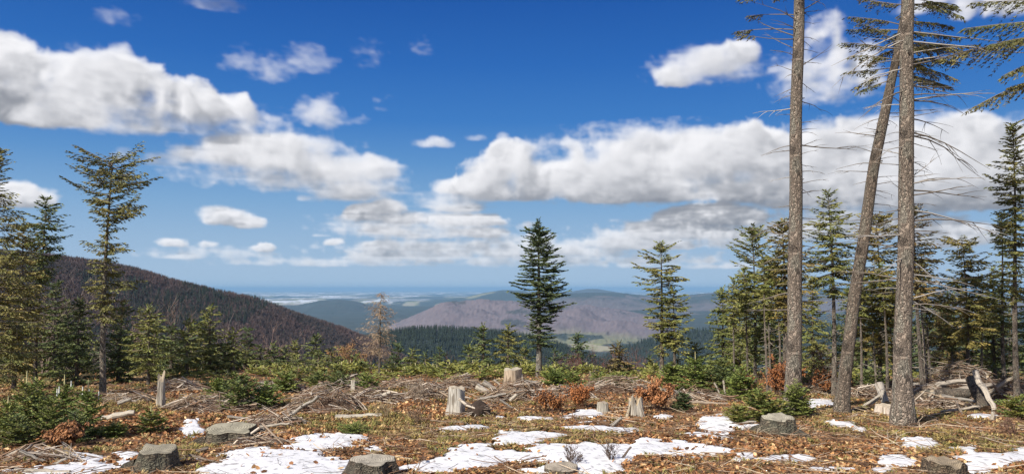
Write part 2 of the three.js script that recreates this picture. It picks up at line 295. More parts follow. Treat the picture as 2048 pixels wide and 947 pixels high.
const matte = new THREE.MeshStandardMaterial({ vertexColors: true, roughness: 1 }); matte.name = 'country';
{
  // rows so spaced that far ones lie as close in sight as near ones
  const radii = [...rangeOf(110, 2500, 80), ...rangeOf(2600, 5000, 50)]; for (let k = 0; k < 215; k++) radii.push(1 / lerp(1 / 5050, 1 / 95000, Math.pow(k / 214, .85)));
  const field = (x, z, s) => { const q = n2(x / s, z / s * .7), i = Math.floor(q * 9 + n2(x / s * 4, z / s * 4) * 3); return PERM[(i * 37 + Math.floor(x / (s * 1.7)) * 11 + Math.floor(z / (s * 1.1)) * 53) & 255] / 255; };
  polarSheet('valley_plain', radii, allRound(500, 37 * R, 30), valleyY, (x, z, r) => {
    if (r < 2600) return mix3(C.beech, C.conifer, sstep(.45, .6, fbm(x / 160, z / 160, 3, 3)));
    const k = lerp(.5, 1, sstep(6000, 22000, r)), far = sstep(12500, 19000, r), w = fbm(x / (900 * k) + 3, z / (2300 * k), 6, 4), forest = sstep(.47, .51, w + .22 * (1 - sstep(9000, 17000, r)) + .03), f = field(x, z, 420 * k);
    let c = f < .35 ? C.meadow : f < .65 ? C.straw : [.15, .12, .09];
    const open = .10 * sstep(22000, 45000, r), white = far * sstep(.49 - open, .53 - open, fbm(x / (800 * k) + 40, z / (1900 * k), 2, 5)) * (f > .3 ? 1 : .3); // snow lying in the open fields
    c = mix3(c, C.snow, white);
    return mix3(c, C.wood, forest * (1 - .35 * white));
  }, matte, .001);
}
// a ridge: its crest seen from here as [px, py], at depth d, falling to the foot in front and away behind
function ridge(name, label, crest, dOf, opts) {
  const { foot, run, back = 1500, cols = 700, rows = 90, rough = 0, color, x0 = crest[0][0], x1 = crest[crest.length - 1][0], bulge = 0.6, relief = 0, scale = 600 } = opts;
  const p = [], c = [], idx = []; let n = 0;
  const P = (px, s) => { // s from 0 at the foot through 1 at the crest to 2 behind it
    const py = table(crest, px), d0 = typeof dOf === 'function' ? dOf(px) : dOf, top = at(px, py, d0), d = s <= 1 ? d0 - run * (1 - s) : d0 + back * (s - 1), q = at(px, HORIZON, d);
    const t = s <= 1 ? 1 - Math.pow(1 - s, 1 + bulge) : 1 - (s - 1) * (s - 1), y = lerp(foot, top.y, t);
    const ends = relief * Math.min(1, (1 - Math.abs(s - 1)) * 2.2) * (s <= 1 ? 1 - s * s * s * .9 : .3) * (fbm(q.x / scale, q.z / scale, 5, 4) - .5) * 2;
    return V(q.x, y + ends, q.z);
  };
  for (let i = 0; i <= rows; i++) for (let j = 0; j <= cols; j++, n++) {
    const s = i / rows * 1.35, px = lerp(x0, x1, j / cols), v = P(px, s);
    v.y += rough * (n2(v.x * 1.7 / Math.max(6, rough * 2), v.z * 1.7 / Math.max(6, rough * 2)) - .3);
    p.push(v.x, v.y, v.z); c.push(...color(v.x, v.z, s, px, v.y));
    if (i && j) { const A = n, B = n - 1, D = n - cols - 1, E = D - 1; idx.push(E, D, A, E, A, B); }
  }
  const g = new THREE.BufferGeometry(); g.setAttribute('position', new THREE.Float32BufferAttribute(p, 3)); g.setAttribute('color', new THREE.Float32BufferAttribute(c, 3)); g.setIndex(idx); g.computeVertexNormals();
  const m = meshOf(name, g, matte); tag(m, label, null, null, 'structure'); m.userData.P = null; delete m.userData.P;
  return P;
}
const streak = (x, z, s) => sstep(.46, .60, fbm(x / s, z / (s * .8), 12, 5) + .12 * (n2(x / 22, z / 22) - .5));
ridge('blue_peak', 'far blue cone-shaped peak behind the dark ridge', [[1090, 592], [1120, 588], [1150, 581], [1175, 577], [1195, 577], [1220, 581], [1250, 587], [1290, 591], [1380, 596]], 21000, { foot: -330, run: 1900, cols: 160, rows: 24, relief: 30, color: (x, z) => mix3(C.wood, C.beech, .25) });
ridge('far_ridge', 'long blue wooded ridge low on the plain', [[700, 622], [760, 606], [800, 602], [840, 606], [880, 598], [930, 594], [965, 586], [1005, 580], [1040, 581], [1080, 585], [1140, 590], [1250, 598]], 17500, { foot: -330, run: 3600, cols: 300, rows: 40, rough: 6, relief: 60, scale: 1800, color: (x, z) => mix3(C.wood, mix3(C.straw, C.meadow, n2(x / 90, z / 90)), sstep(.57, .63, fbm(x / 700, z / 1100, 3, 4)) * .8) });
ridge('blue_hill', 'rounded deep blue hill left of the larch', [[520, 640], [570, 622], [600, 610], [640, 602], [680, 600], [715, 605], [745, 613], [790, 622], [850, 624], [920, 640]], 12000, { foot: -350, run: 2300, cols: 240, rows: 40, rough: 10, relief: 70, color: (x, z) => mix3(C.wood, C.beech, .12 * streak(x, z, 260)) });
ridge('blue_ridge', 'deep blue forested ridge across the right of the view', [[980, 616], [1060, 596], [1130, 588], [1190, 586], [1240, 588], [1290, 593], [1340, 598], [1370, 592], [1410, 588], [1480, 584], [1600, 580], [1750, 574], [1880, 578], [2000, 590], [2200, 600]], 13000, { foot: -360, run: 3600, cols: 480, rows: 50, rough: 14, relief: 110, scale: 1300, color: (x, z, s) => mix3(C.wood, mix3(C.beech, [.16, .13, .13], n2(x / 40, z / 40)), Math.max(.85 * sstep(.68, .42, s + .45 * (fbm(x / 420, z / 420, 9, 5) - .5) + .25 * (n2(x / 30, z / 30) - .5)), .8 * sstep(.62, .67, fbm(x / 330, z / 500, 2, 4)))) });
ridge('mauve_ridge', 'broad mauve ridge of leafless beech wood in the middle distance', [[690, 690], [760, 660], [800, 643], [850, 622], [905, 605], [960, 600], [1020, 604], [1080, 608], [1130, 611], [1180, 617], [1240, 626], [1300, 640], [1360, 655], [1440, 672]], 7400, { foot: -350, run: 2600, cols: 500, rows: 80, rough: 15, relief: 190, scale: 560, color: (x, z, s, px) => {
  const t = streak(x, z, 420), sc = n2(x / 14, z / 14);
  let c = mix3([.175, .140, .150], [.115, .095, .108], sc); c = mix3(c, C.conifer, .75 * sstep(.58, .68, fbm(x / 260, z / 420, 22, 5) + .14 * (n2(x / 18, z / 18) - .5)));
  const low = sstep(.24, .12, s + .20 * (fbm(x / 380, z / 380, 2, 3) - .5));
  return mix3(c, mix3(mix3([.15, .165, .085], [.21, .19, .13], n2(x / 70, z / 50)), C.wood, sstep(.46, .53, fbm(x / 130, z / 190, 32, 4))), low);
} });
ridge('shaded_ridge', 'blue wooded spur behind the ragged spruce on the right', [[1130, 660], [1190, 636], [1240, 624], [1300, 620], [1360, 626], [1420, 622], [1500, 630], [1600, 640], [1720, 655], [1850, 640], [2000, 650], [2200, 660]], 9600, { foot: -350, run: 2200, cols: 320, rows: 50, rough: 10, relief: 90, scale: 700, color: (x, z, s) => mix3(C.wood, mix3(C.beech, [.16, .14, .145], n2(x / 40, z / 40)), .7 * sstep(.47, .56, fbm(x / 300, z / 460, 29, 4))) });
ridge('low_blue_hill', 'low dark blue wooded hill behind the larch', [[640, 664], [700, 648], [750, 634], [800, 630], [850, 634], [900, 640], [960, 655]], 9000, { foot: -350, run: 1800, cols: 160, rows: 36, rough: 9, relief: 50, scale: 500, color: (x, z) => mix3(C.wood, C.beech, .35 * streak(x, z, 300)) });
const PdarkR = ridge('dark_hill', 'dark spruce slope in the valley right of the fir', [[1160, 745], [1200, 722], [1240, 702], [1290, 685], [1340, 673], [1400, 664], [1480, 660], [1600, 655], [1800, 650], [2100, 640]], 2700, { foot: -330, run: 900, back: 500, cols: 240, rows: 40, rough: 4, color: () => C.conifer });
const PdarkM = ridge('spruce_hill', 'dark rounded hill covered in spruce below the mauve ridge', [[740, 680], [780, 668], [830, 662], [880, 661], [930, 664], [1000, 668], [1060, 676], [1110, 690], [1160, 708], [1220, 730]], (px) => 1900 + (px - 740) * .5, { foot: -280, run: 560, back: 300, cols: 200, rows: 40, rough: 2, color: () => C.conifer });
const PleftH = ridge('beech_hill', 'steep brown hillside of leafless beech and dark spruce on the left', [[-420, 440], [-200, 470], [0, 511], [100, 520], [200, 533], [270, 546], [350, 570], [440, 591], [520, 607], [600, 637], [680, 662], [730, 682], [790, 712], [860, 745]], (px) => 1150 + (px + 200) * .42, { foot: -260, run: 640, back: 300, cols: 260, rows: 60, rough: 3, bulge: .35, color: (x, z) => mix3([.085, .055, .045], C.conifer, .3 * streak(x, z, 90)) });

// trees of the far woods: too many to count, so each wood is one object
const crownMat = new THREE.MeshStandardMaterial({ vertexColors: true, roughness: 1, side: THREE.DoubleSide }); crownMat.name = 'far foliage';
function farSpruce(seed) { // unit height
  const r = rng(seed), b = new GB();
  for (let k = 0; k < 9; k++) { const y = .12 + k * .098, rad = .19 * (1 - y * .92) + .012, n = 7; for (let j = 0; j < n; j++) { const a = (j + r()) / n * 6.283, q = rad * (.7 + .6 * r()); b.blade(0, y + .11, 0, Math.cos(a) * q, -.07 - .05 * r(), Math.sin(a) * q, 1, .052 * (1.2 - y), -Math.sin(a), .2, Math.cos(a), vary([1, 1, 1], r, .3), .1, .55); } }
  b.tube([V(0, 0, 0), V(0, 1, 0)], [.014, .004], 3, [.8, .7, .6], false);
  return b.geometry();
}
function farBeech(seed) {
  const r = rng(seed), b = new GB();
  b.tube([V(0, 0, 0), V(.02, .5, 0)], [.018, .01], 3, [1.3, 1.3, 1.3], false);
  for (let k = 0; k < 44; k++) { const a = r() * 6.283, e = .25 + 1.2 * Math.pow(r(), .6), y0 = .25 + .3 * r(), d = V(Math.cos(a) * Math.cos(e), Math.sin(e), Math.sin(a) * Math.cos(e)), len = (.28 + .30 * r()) * lerp(.8, 1, Math.sin(e)); b.blade(d.x * .08, y0 + d.y * .05, d.z * .08, d.x, d.y, d.z, len, .007 + .010 * r(), -Math.sin(a), 0, Math.cos(a), vary([1, 1, 1], r, .35), 0, .5); }
  return b.geometry();
}
function wood(name, label, geometry, list, material = crownMat) { // list of [x, y, z, height, width factor, colour]
  const m = new THREE.InstancedMesh(geometry, material, list.length), M = new THREE.Matrix4(), q = new THREE.Quaternion(), e = new THREE.Euler(), c = new THREE.Color();
  list.forEach((t, i) => { e.set(0, t[0] * 12.9 + t[2] * 7.7, 0); q.setFromEuler(e); M.compose(V(t[0], t[1], t[2]), q, V(t[3] * t[4], t[3], t[3] * t[4])); m.setMatrixAt(i, M); m.setColorAt(i, c.setRGB(...t[5])); });
  m.name = numbered(name); m.castShadow = m.receiveShadow = true; tag(m, label, null, null, 'stuff'); scene.add(m); return m;
}
{
  const r = rng(11), s1 = farSpruce(3), b1 = farBeech(4), spr = [], bee = [], spr2 = [], spr3 = [];
  for (let i = 0; i < 40000; i++) {
    const s = .12 + .98 * r(), px = lerp(-330, 850, r()), v = PleftH(px, s), patch = fbm(v.x / 120 + 9, v.z / 120, 3, 3);
    if (patch > .565 ? r() < .75 : r() < .035) { if (r() < .6) spr.push([v.x, v.y - .5, v.z, 9 + 6 * r(), 1, vary([.026, .037, .024], r, .35)]); }
    else { const h = sstep(.3, .7, n2(v.x / 60, v.z / 60)); bee.push([v.x, v.y - .5, v.z, 8 + 5.5 * r(), 1.1, vary(mix3([.092, .072, .066], [.140, .092, .082], h), r, .28)]); }
  }
  for (let i = 0; i < 6500; i++) { const v = PdarkM(lerp(730, 1230, r()), .1 + r()); spr2.push([v.x, v.y - .5, v.z, 10 + 7 * r(), 1.1, vary([.026, .040, .026], r, .4)]); }
  for (let i = 0; i < 9000; i++) { const v = PdarkR(lerp(1150, 2100, r()), .1 + r()); spr3.push([v.x, v.y - .5, v.z, 11 + 8 * r(), 1.25, vary([.024, .038, .026], r, .35)]); }
  wood('beech_wood', 'leafless reddish brown beech wood covering the left hillside', b1, bee); wood('hillside_spruce_wood', 'dark spruces scattered in the beech wood on the left hillside', s1, spr);
  wood('spruce_wood', 'dark spruce wood on the low rounded hill in the middle distance', s1, spr2); wood('valley_spruce_wood', 'dark spruce wood on the valley slope to the right of the tall fir', s1, spr3);
}

// ---------------------------------------------------------------- conifers
const barkMat = new THREE.MeshStandardMaterial({ map: barkMap, bumpMap: barkBump, bumpScale: 0.035, vertexColors: true, roughness: 1 });
const twigMat = new THREE.MeshStandardMaterial({ vertexColors: true, roughness: 1 });
const leafMat = new THREE.MeshStandardMaterial({ color: new THREE.Color().setRGB(1.25, 1.22, 1.1), vertexColors: true, roughness: .7, side: THREE.DoubleSide });
const barkUV = (g, wide, tall) => { const a = g.attributes.uv; for (let i = 0; i < a.count; i++) a.setXY(i, a.getX(i) * wide, a.getY(i) * tall); return g; };
const GREEN = [.125, .145, .040], OLIVE = [.180, .172, .048], DARK = [.060, .088, .034], BROWN = [.21, .145, .062];
const BARKC = [.62, .56, .50], GREYTWIG = [.20, .165, .125];

// A needled twig from p along d: thin pointed blades to both sides and forward, hanging by "hang".
function spray(b, r, p, d, len, w, c, hang, step) {
  const up = V(0, 1, 0), s = V().crossVectors(d, up); if (s.lengthSq() < 1e-4) s.set(1, 0, 0); s.normalize();
  const n = Math.max(2, Math.round(len / step));
  for (let k = 0; k < n; k++) {
    const t = (k + r() * .8) / n, x = p.x + d.x * len * t, y = p.y + d.y * len * t - hang * len * t * t, z = p.z + d.z * len * t;
    for (const q of [-1, 1]) {
      const o = q * (.35 + .55 * r()), ux = d.x + s.x * o, uy = d.y + s.y * o - hang * (.3 + r()), uz = d.z + s.z * o, l = Math.hypot(ux, uy, uz), L = step * (1.2 + .9 * r());
      const th = (r() - .5) * 2.8, ct = Math.cos(th), st = Math.sin(th), fx = ux / l, fy = uy / l, fz = uz / l, nx = fy * s.z - fz * s.y, ny = fz * s.x - fx * s.z, nz = fx * s.y - fy * s.x;
      b.blade(x, y, z, fx, fy, fz, L, w * (.7 + .6 * r()), s.x * ct + nx * st, s.y * ct + ny * st, s.z * ct + nz * st, vary(c, r, .30), .2, .45);
    }
  }
}
// One branch: a crooked limb, side twigs longest near its middle, each a needled spray that hangs a little.
function bough(tw, nd, r, o, az, len, slope, curl, opt) {
  const { c, c2, step, w, hang, bare = .2, density = 1, rad = .02, limb = GREYTWIG } = opt;
  const hx = Math.cos(az), hz = Math.sin(az), N = len > .5 ? 5 : 4, pts = [], rr = [];
  const kx = (r() - .5) * .35 * len, ky = (r() - .5) * .10 * len;
  for (let k = 0; k < N; k++) { const t = k / (N - 1), side = kx * t * t; pts.push(V(o.x + hx * len * t - hz * side, o.y + len * (slope * t + curl * t * t) + ky * Math.sin(t * 4), o.z + hz * len * t + hx * side)); rr.push(Math.max(.0025, rad * (1 - .85 * t))); }
  tw.tube(pts, rr, 3, vary(limb, r, .2), false);
  const n = Math.max(2, Math.round(len * (1 - bare) / (step * 1.0) * density)), tone = r();
  for (let k = 0; k <= n; k++) {
    const t = bare + (1 - bare) * ((k + .6 * (r() - .5) * (k < n ? 1 : 0)) / n), f = clamp(t, 0, 1) * (N - 1), i = Math.min(N - 2, Math.floor(f)), p = V().lerpVectors(pts[i], pts[i + 1], f - i), d = V().subVectors(pts[i + 1], pts[i]).normalize();
    const q = k % 2 ? 1 : -1, last = k === n, reach = last ? step * 2 : (len * .34 * Math.pow(1 - t, .7) * Math.min(1, .35 + t * 1.6) + step) * (.5 + .8 * r());
    const o2 = last ? 0 : q * (.6 + .8 * r()), e = V(d.x - hz * o2, d.y + (r() - .5) * .3 - hang * (.3 + .7 * r()), d.z + hx * o2).normalize();
    const cc = mix3(c, c2, clamp(tone + (r() - .5) * .7));
    spray(nd, r, p, e, reach, w, cc, hang * .6, step);
    if (r() < .6) spray(nd, r, p, V(d.x * .7 + (r() - .5) * .5, d.y - hang + (r() - .3) * .3, d.z * .7 + (r() - .5) * .5).normalize(), step * (1 + r()), w, cc, hang, step);
  }
  return pts[N - 1];
}
// A tree standing at base (its foot in the world), h tall; prof lists [height, reach to the left, reach to the right] in metres, top first.
function conifer(spec) {
  const { name = 'spruce_tree', base, h, prof, seed, label, group, c = GREEN, c2 = OLIVE, step = .06, w = .011, hang = .35, gap = .17, per = 5, trunkR = h * .012, lean = 0, dead = 0, rise = .12, sag = .45, density = 1, bare = .12, topUp = true, bend = 0, deadFrom = .08, broken = false, barkC = BARKC, deadC = [.26, .23, .19] } = spec;
  const r = rng(seed), t = thing(name, base.x, base.y, base.z, label, spec.category || 'conifer', group);
  const axis = (y) => V(lean * y + bend * Math.sin(y / h * Math.PI), y, .02 * h * Math.sin(y / h * 4 + seed));
  const tk = new GB(), pts = [], rr = [], N = 14;
  for (let k = 0; k <= N; k++) { const y = k / N * h; pts.push(axis(y)); rr.push(Math.max(.004, trunkR * (1 - .93 * Math.pow(y / h, 1.1)) * (1 + .35 * Math.exp(-y / (trunkR * 3))) * (1 + .06 * (r() - .5)))); }
  pts[0].y -= .25;
  tk.tube(pts, rr, 8, vary(barkC, r, .1), true, 1);
  tk.mesh('trunk', barkMat, t); barkUV(t.children[0].geometry, 1, 1.2);
  const nd = new GB(), tw = new GB(), side = (i) => { const l = prof.map((q) => [-q[0], q[i]]); return (y) => table(l, -y); }, left = side(1), right = side(2);
  const top = prof[0][0], low = prof[prof.length - 1][0];
  for (let y = top; y > low; y -= gap * (.7 + .6 * r())) {
    const u = clamp((top - y) / (top - low)), n = per + Math.floor(r() * 2), a0 = r() * 6.283;
    for (let j = 0; j < n; j++) {
      if (r() < (spec.skip ?? .08)) continue;
      const az = a0 + (j + .9 * r()) / n * 6.283, cx = Math.cos(az), L = lerp(left(y), right(y), sstep(-.6, .6, cx)) * lerp(.5, 1.12, Math.sqrt(r()));
      if (L < .05) continue;
      const yy = y + (r() - .5) * gap * 1.6, o = axis(yy), young = topUp ? Math.max(0, 1 - u * 3.5) : 0;
      bough(tw, nd, r, o, az, L, rise + young * .75 - u * sag + (r() - .5) * .3, .16 - young * .35 + (r() - .5) * .16, { c, c2, step, w, hang: hang * (1 - young * .7) * (.5 + .8 * r()), bare: L > .3 ? bare : 0, density, rad: Math.min(trunkR * .35, .008 + L * .009) });
    }
  }
  if (!broken) { const o = axis(h); for (let k = 0; k < 6; k++) spray(nd, r, axis(h - .05 * k * step * 20), V(Math.cos(k * 2.4) * .6, 1, Math.sin(k * 2.4) * .6).normalize(), step * 2, w, c, 0, step); spray(nd, r, axis(h - step * 2), V(0, 1, 0), step * 3, w, c, 0, step); }
  if (nd.n) nd.mesh('crown', leafMat, t);
  if (tw.n) tw.mesh('limbs', twigMat, t).userData.kind = 'stuff';
  if (dead) { // bare dead twigs down the lower trunk
    const db = new GB(), y0 = h * deadFrom, y1 = Math.max(low, h * .3);
    for (let k = 0; k < dead; k++) { const y = lerp(y0, y1 + .2, r()), az = r() * 6.283, L = (.2 + .5 * r()) * spec.deadLen, o = axis(y); twigline(db, r, o, V(Math.cos(az), -.15 + .25 * (r() - .5), Math.sin(az)), L, .006 + .004 * r(), vary(deadC, r, .3), .25); }
    db.mesh('dead_twigs', twigMat, t).userData.kind = 'stuff';
  }
  return t;
}
function twigline(b, r, o, d, L, rad, c, droop, kids = 2) { // a thin crooked dead twig with a few side twigs
  const pts = [o.clone()], rr = [rad]; let p = o.clone(); const e = d.clone().normalize(), N = 6;
  for (let k = 1; k < N; k++) { e.x += (r() - .5) * .28; e.y += (r() - .5) * .22 - droop / N; e.z += (r() - .5) * .28; e.normalize(); p = p.clone().addScaledVector(e, L / (N - 1)); pts.push(p); rr.push(Math.max(.0016, rad * (1 - k / N))); }
  b.tube(pts, rr, L > .7 ? 4 : 3, c, false);
  for (let k = 0; k < kids; k++) { const i = 1 + Math.floor(r() * (N - 2)), q = r() < .5 ? -1 : 1, f = V().subVectors(pts[i + 1], pts[i]).normalize(), s = V(-f.z * q, (r() - .5) * .8, f.x * q); twigline(b, r, pts[i], f.addScaledVector(s, .8), L * (.2 + .25 * r()), rad * .5, c, droop, 0); }
}
// from the photograph: px of the trunk, list of [py, reach left, reach right] in photo pixels, depth d
function tree(px, d, profPx, o) {
  const base = o.foot ? gp(px, o.foot) : standing(px, d), D = -base.z, k = D / F;
  const Y = (py) => at(px, py, D).y - base.y, h = Y(o.tip ?? profPx[0][0]);
  const prof = profPx.map(([py, l, q]) => [Y(py), l * k, q * k]);
  return conifer({ base, h, prof, step: Math.max(.045, D * .0026), w: D * .00085, gap: Math.max(.10, D * .0056), trunkR: (o.tw ?? 8) / 2 * k, deadLen: (o.deadPx ?? 40) * k, seed: Math.round(px * 7 + profPx[0][0]), ...o });
}
const cone = (top, bot, wl, wr = wl, pinch = .12) => [[top, 2, 2], [lerp(top, bot, .12), wl * .28, wr * .28], [lerp(top, bot, .35), wl * .62, wr * .62], [lerp(top, bot, .6), wl * .9, wr * .9], [lerp(top, bot, .8), wl, wr], [bot, wl * .8, wr * .8]];

// left of the clearing
tree(205, 0, [[318, 25, 20], [324, 75, 72], [345, 70, 78], [372, 68, 84], [395, 82, 62], [410, 45, 50], [425, 30, 88], [445, 28, 40], [458, 6, 12], [478, 14, 14], [488, 60, 56], [500, 56, 30], [512, 12, 12], [532, 26, 22], [548, 40, 60], [572, 34, 66], [592, 30, 22], [606, 16, 40], [628, 16, 52], [640, 12, 16]], { foot: 790, tip: 304, tw: 13, per: 5, broken: true, topUp: false, dead: 34, deadPx: 45, deadFrom: .12, density: 1.0, hang: .45, rise: .22, sag: .5, skip: .26, barkC: [.88, .82, .72], label: 'tall thin spruce with a flat ragged crown and broken tip, alone before the left hillside', c: [.115, .125, .042], c2: [.18, .16, .052] });
tree(80, 22, [[402, 4, 4], [415, 14, 16], [432, 24, 34], [452, 34, 42], [478, 44, 40], [500, 22, 34], [520, 34, 30], [548, 12, 14], [570, 6, 6]], { tw: 8, dead: 26, deadPx: 34, deadFrom: .2, label: 'thin spruce with a bare lower trunk between the leftmost trees and the flat-crowned spruce', hang: .5, c2: DARK });
tree(-22, 17.5, [[300, 6, 8], [330, 12, 26], [352, 8, 16], [385, 8, 10], [405, 24, 40], [450, 40, 58], [480, 30, 40], [500, 30, 44], [540, 50, 80], [600, 60, 100], [650, 60, 92], [720, 60, 82], [760, 60, 60]], { tw: 14, dead: 40, deadPx: 130, deadFrom: .3, deadC: [.36, .31, .22], hang: .55, label: 'big drooping spruce cut off by the left edge of the view', c: [.125, .132, .042], c2: [.20, .178, .055], density: .85, bare: .35, skip: .2 });
tree(38, 21, [[446, 3, 4], [465, 16, 20], [500, 30, 30], [545, 42, 40], [600, 48, 44], [660, 50, 46], [740, 50, 40]], { tw: 9, label: 'dense olive spruce with drooping boughs behind the leftmost big spruce', c2: [.23, .175, .06], hang: .5, dead: 12, deadPx: 60 });
tree(112, 25, cone(566, 760, 40), { label: 'dark spruce right behind the thin spruce on the left', c: DARK, c2: GREEN });
tree(160, 22, cone(602, 768, 44), { label: 'green spruce directly left of the flat-crowned spruce trunk', c2: DARK });
tree(243, 23, cone(606, 768, 42), { label: 'spruce directly right of the flat-crowned spruce trunk', c2: DARK });
tree(300, 22, [[612, 3, 3], [630, 18, 20], [655, 34, 36], [690, 42, 44], [720, 36, 40], [742, 20, 24]], { tw: 7, dead: 14, deadPx: 30, label: 'spruce with a bare foot behind the tall snag on the left', c2: OLIVE });
tree(345, 26, cone(655, 765, 34), { label: 'short dark spruce right of the spruce behind the tall snag', c: DARK, c2: GREEN });
tree(378, 25, cone(640, 762, 33), { label: 'olive topped spruce left of the pointed spruce before the beech hillside', c2: OLIVE });
tree(422, 26, [[614, 2, 2], [630, 12, 12], [660, 22, 22], [700, 32, 30], [740, 32, 34], [762, 24, 24]], { label: 'pointed bright green spruce, tallest of the row before the beech hillside', c: GREEN, c2: OLIVE });
tree(462, 27, cone(684, 764, 30), { label: 'low dark spruce right of the pointed bright green spruce', c: DARK, c2: GREEN });
tree(497, 30, cone(660, 764, 26), { label: 'narrow dark spruce midway between the pointed green spruce and the beech bush', c: DARK, c2: DARK });
tree(548, 29, cone(690, 764, 30), { label: 'short broad spruce left of a narrower one before the brown hillside foot', c2: DARK });
tree(592, 31, cone(686, 764, 26), { label: 'short spruce with rounded top before the brown hillside foot' });
tree(632, 32, cone(674, 764, 30), { label: 'dark pointed spruce just left of the brown beech bush', c: DARK, c2: GREEN });
tree(716, 27, cone(712, 764, 38), { label: 'green spruce standing inside the brown beech bush', c2: DARK });
tree(798, 33, cone(690, 764, 24), { label: 'dark spruce just right of the bare larch', c: DARK, c2: DARK });
tree(826, 31, cone(700, 764, 24), { label: 'olive spruce second to the right of the bare larch', c2: GREEN });
tree(852, 33, cone(706, 764, 20), { label: 'small spruce left of the small dark narrow spruce in mid-view', c: DARK });
tree(880, 34, cone(698, 762, 17), { label: 'small dark narrow spruce standing free left of the pair of spruces', c: DARK, c2: DARK });
// middle
tree(938, 30, cone(692, 768, 26), { label: 'lower spruce left against the pair of mid-view spruces', c2: DARK });
tree(967, 27, cone(650, 768, 42, 36), { label: 'left one of the pair of pointed spruces left of the tall fir', c: GREEN, c2: DARK });
tree(1016, 27, cone(653, 768, 36, 44), { label: 'right one of the pair of pointed spruces left of the tall fir', c: [.115, .13, .04], c2: OLIVE });
tree(1050, 30, cone(694, 766, 24), { label: 'low dark spruce between the pair of spruces and the fir trunk', c: DARK });
tree(1108, 31, cone(700, 766, 26), { label: 'low dark spruce right behind the fir trunk', c: DARK, c2: DARK });
tree(1078, 0, [[446, 1, 1], [462, 8, 8], [474, 30, 20], [486, 24, 34], [500, 28, 38], [520, 32, 40], [540, 30, 46], [556, 40, 44], [570, 48, 52], [582, 50, 60], [596, 42, 50], [608, 40, 62], [622, 20, 50], [634, 14, 34], [650, 18, 24], [668, 20, 24], [682, 20, 30], [696, 10, 12]], { name: 'fir_tree', foot: 753, tip: 440, tw: 12, per: 6, c: [.048, .078, .038], c2: [.085, .108, .042], hang: .10, rise: .05, sag: .25, gap: .10, density: 1.3, label: 'tall dark fir with a pale trunk standing alone in the middle', barkC: [.85, .83, .78], dead: 8, deadPx: 20, deadFrom: .1 });
tree(1155, 36, cone(670, 750, 27), { label: 'small dark spruce rising from the red brown bushes right of the fir', c: DARK, c2: DARK });
tree(1237, 26, [[688, 2, 2], [700, 12, 12], [720, 24, 24], [740, 34, 32], [758, 30, 30]], { label: 'brownish young spruce with spread skirts in the red brown bushes', c: [.12, .11, .04], c2: BROWN, per: 5 });
tree(1298, 29, cone(716, 766, 22), { label: 'dark low spruce left of the ragged spruce with shelf-like boughs', c: DARK });
tree(1325, 0, [[488, 2, 2], [500, 12, 12], [512, 40, 36], [526, 34, 28], [538, 48, 34], [552, 50, 40], [566, 44, 56], [580, 22, 24], [600, 30, 26], [640, 40, 26], [660, 24, 28], [690, 14, 20], [704, 12, 12]], { foot: 754, tw: 9, hang: .3, rise: .05, sag: .25, gap: .17, label: 'ragged tall spruce with shelf-like boughs right of the fir', c: [.12, .145, .045], c2: [.19, .17, .05], dead: 10, deadPx: 26 });
tree(1347, 25, [[580, 3, 3], [598, 16, 24], [620, 24, 28], [650, 28, 30], [680, 26, 26], [702, 12, 12]], { tw: 7, label: 'lower spruce touching the right side of the ragged tall spruce', c2: OLIVE, dead: 8, deadPx: 24 });
tree(1388, 27, [[694, 4, 4], [706, 22, 24], [730, 30, 28], [752, 22, 22]], { tw: 5, label: 'short spruce with a thin bare trunk left of the right-hand stand', dead: 12, deadPx: 36 });
// the stand on the right
tree(1444, 23, [[578, 3, 3], [600, 12, 12], [625, 18, 22], [660, 26, 26], [700, 30, 34], [730, 34, 30], [752, 24, 20]], { tw: 6, label: 'slim green spruce at the left end of the right-hand stand', c2: GREEN });
tree(1478, 25, cone(590, 740, 30), { tw: 6, label: 'green spruce between the slim spruce and the domed spruce of the right-hand stand' });
tree(1508, 21, [[464, 6, 6], [480, 24, 26], [502, 36, 34], [516, 44, 38], [545, 34, 34], [590, 38, 36], [630, 46, 40], [670, 40, 34], [700, 20, 20], [716, 8, 8]], { tw: 8, hang: .4, rise: .3, label: 'domed green spruce with a bare foot left of the near left trunk', dead: 18, deadPx: 30, c: [.115, .145, .042], c2: OLIVE });
tree(1542, 23, cone(520, 720, 38), { tw: 7, label: 'dark spruce close behind the left of the near left trunk', c: DARK, c2: GREEN, dead: 16, deadPx: 30 });
tree(1568, 19, [[446, 8, 12], [470, 26, 40], [500, 36, 52], [540, 34, 60], [580, 30, 60], [610, 26, 46], [640, 16, 40], [660, 6, 10]], { tw: 13, label: 'spruce half hidden behind the near left trunk', dead: 20, deadPx: 40, c: [.11, .12, .04], c2: [.22, .165, .05] });
tree(1625, 26, cone(560, 740, 36), { tw: 6, label: 'olive spruce right behind the near left trunk', c2: OLIVE, dead: 10, deadPx: 30 });
tree(1664, 19.5, [[384, 3, 3], [402, 16, 14], [425, 24, 26], [452, 46, 44], [478, 40, 50], [505, 46, 50], [530, 56, 50], [556, 60, 44], [576, 34, 34], [590, 12, 12]], { tw: 11, label: 'tall pointed spruce with bare pale trunk between the near left trunk and the leaning trunk', dead: 60, deadPx: 60, deadFrom: .05, c: [.12, .145, .045], c2: OLIVE, barkC: [.72, .66, .60] });
tree(1700, 27, cone(580, 745, 34), { tw: 6, label: 'dark spruce behind the foot of the leaning trunk', c: DARK, c2: GREEN, dead: 10, deadPx: 30 });
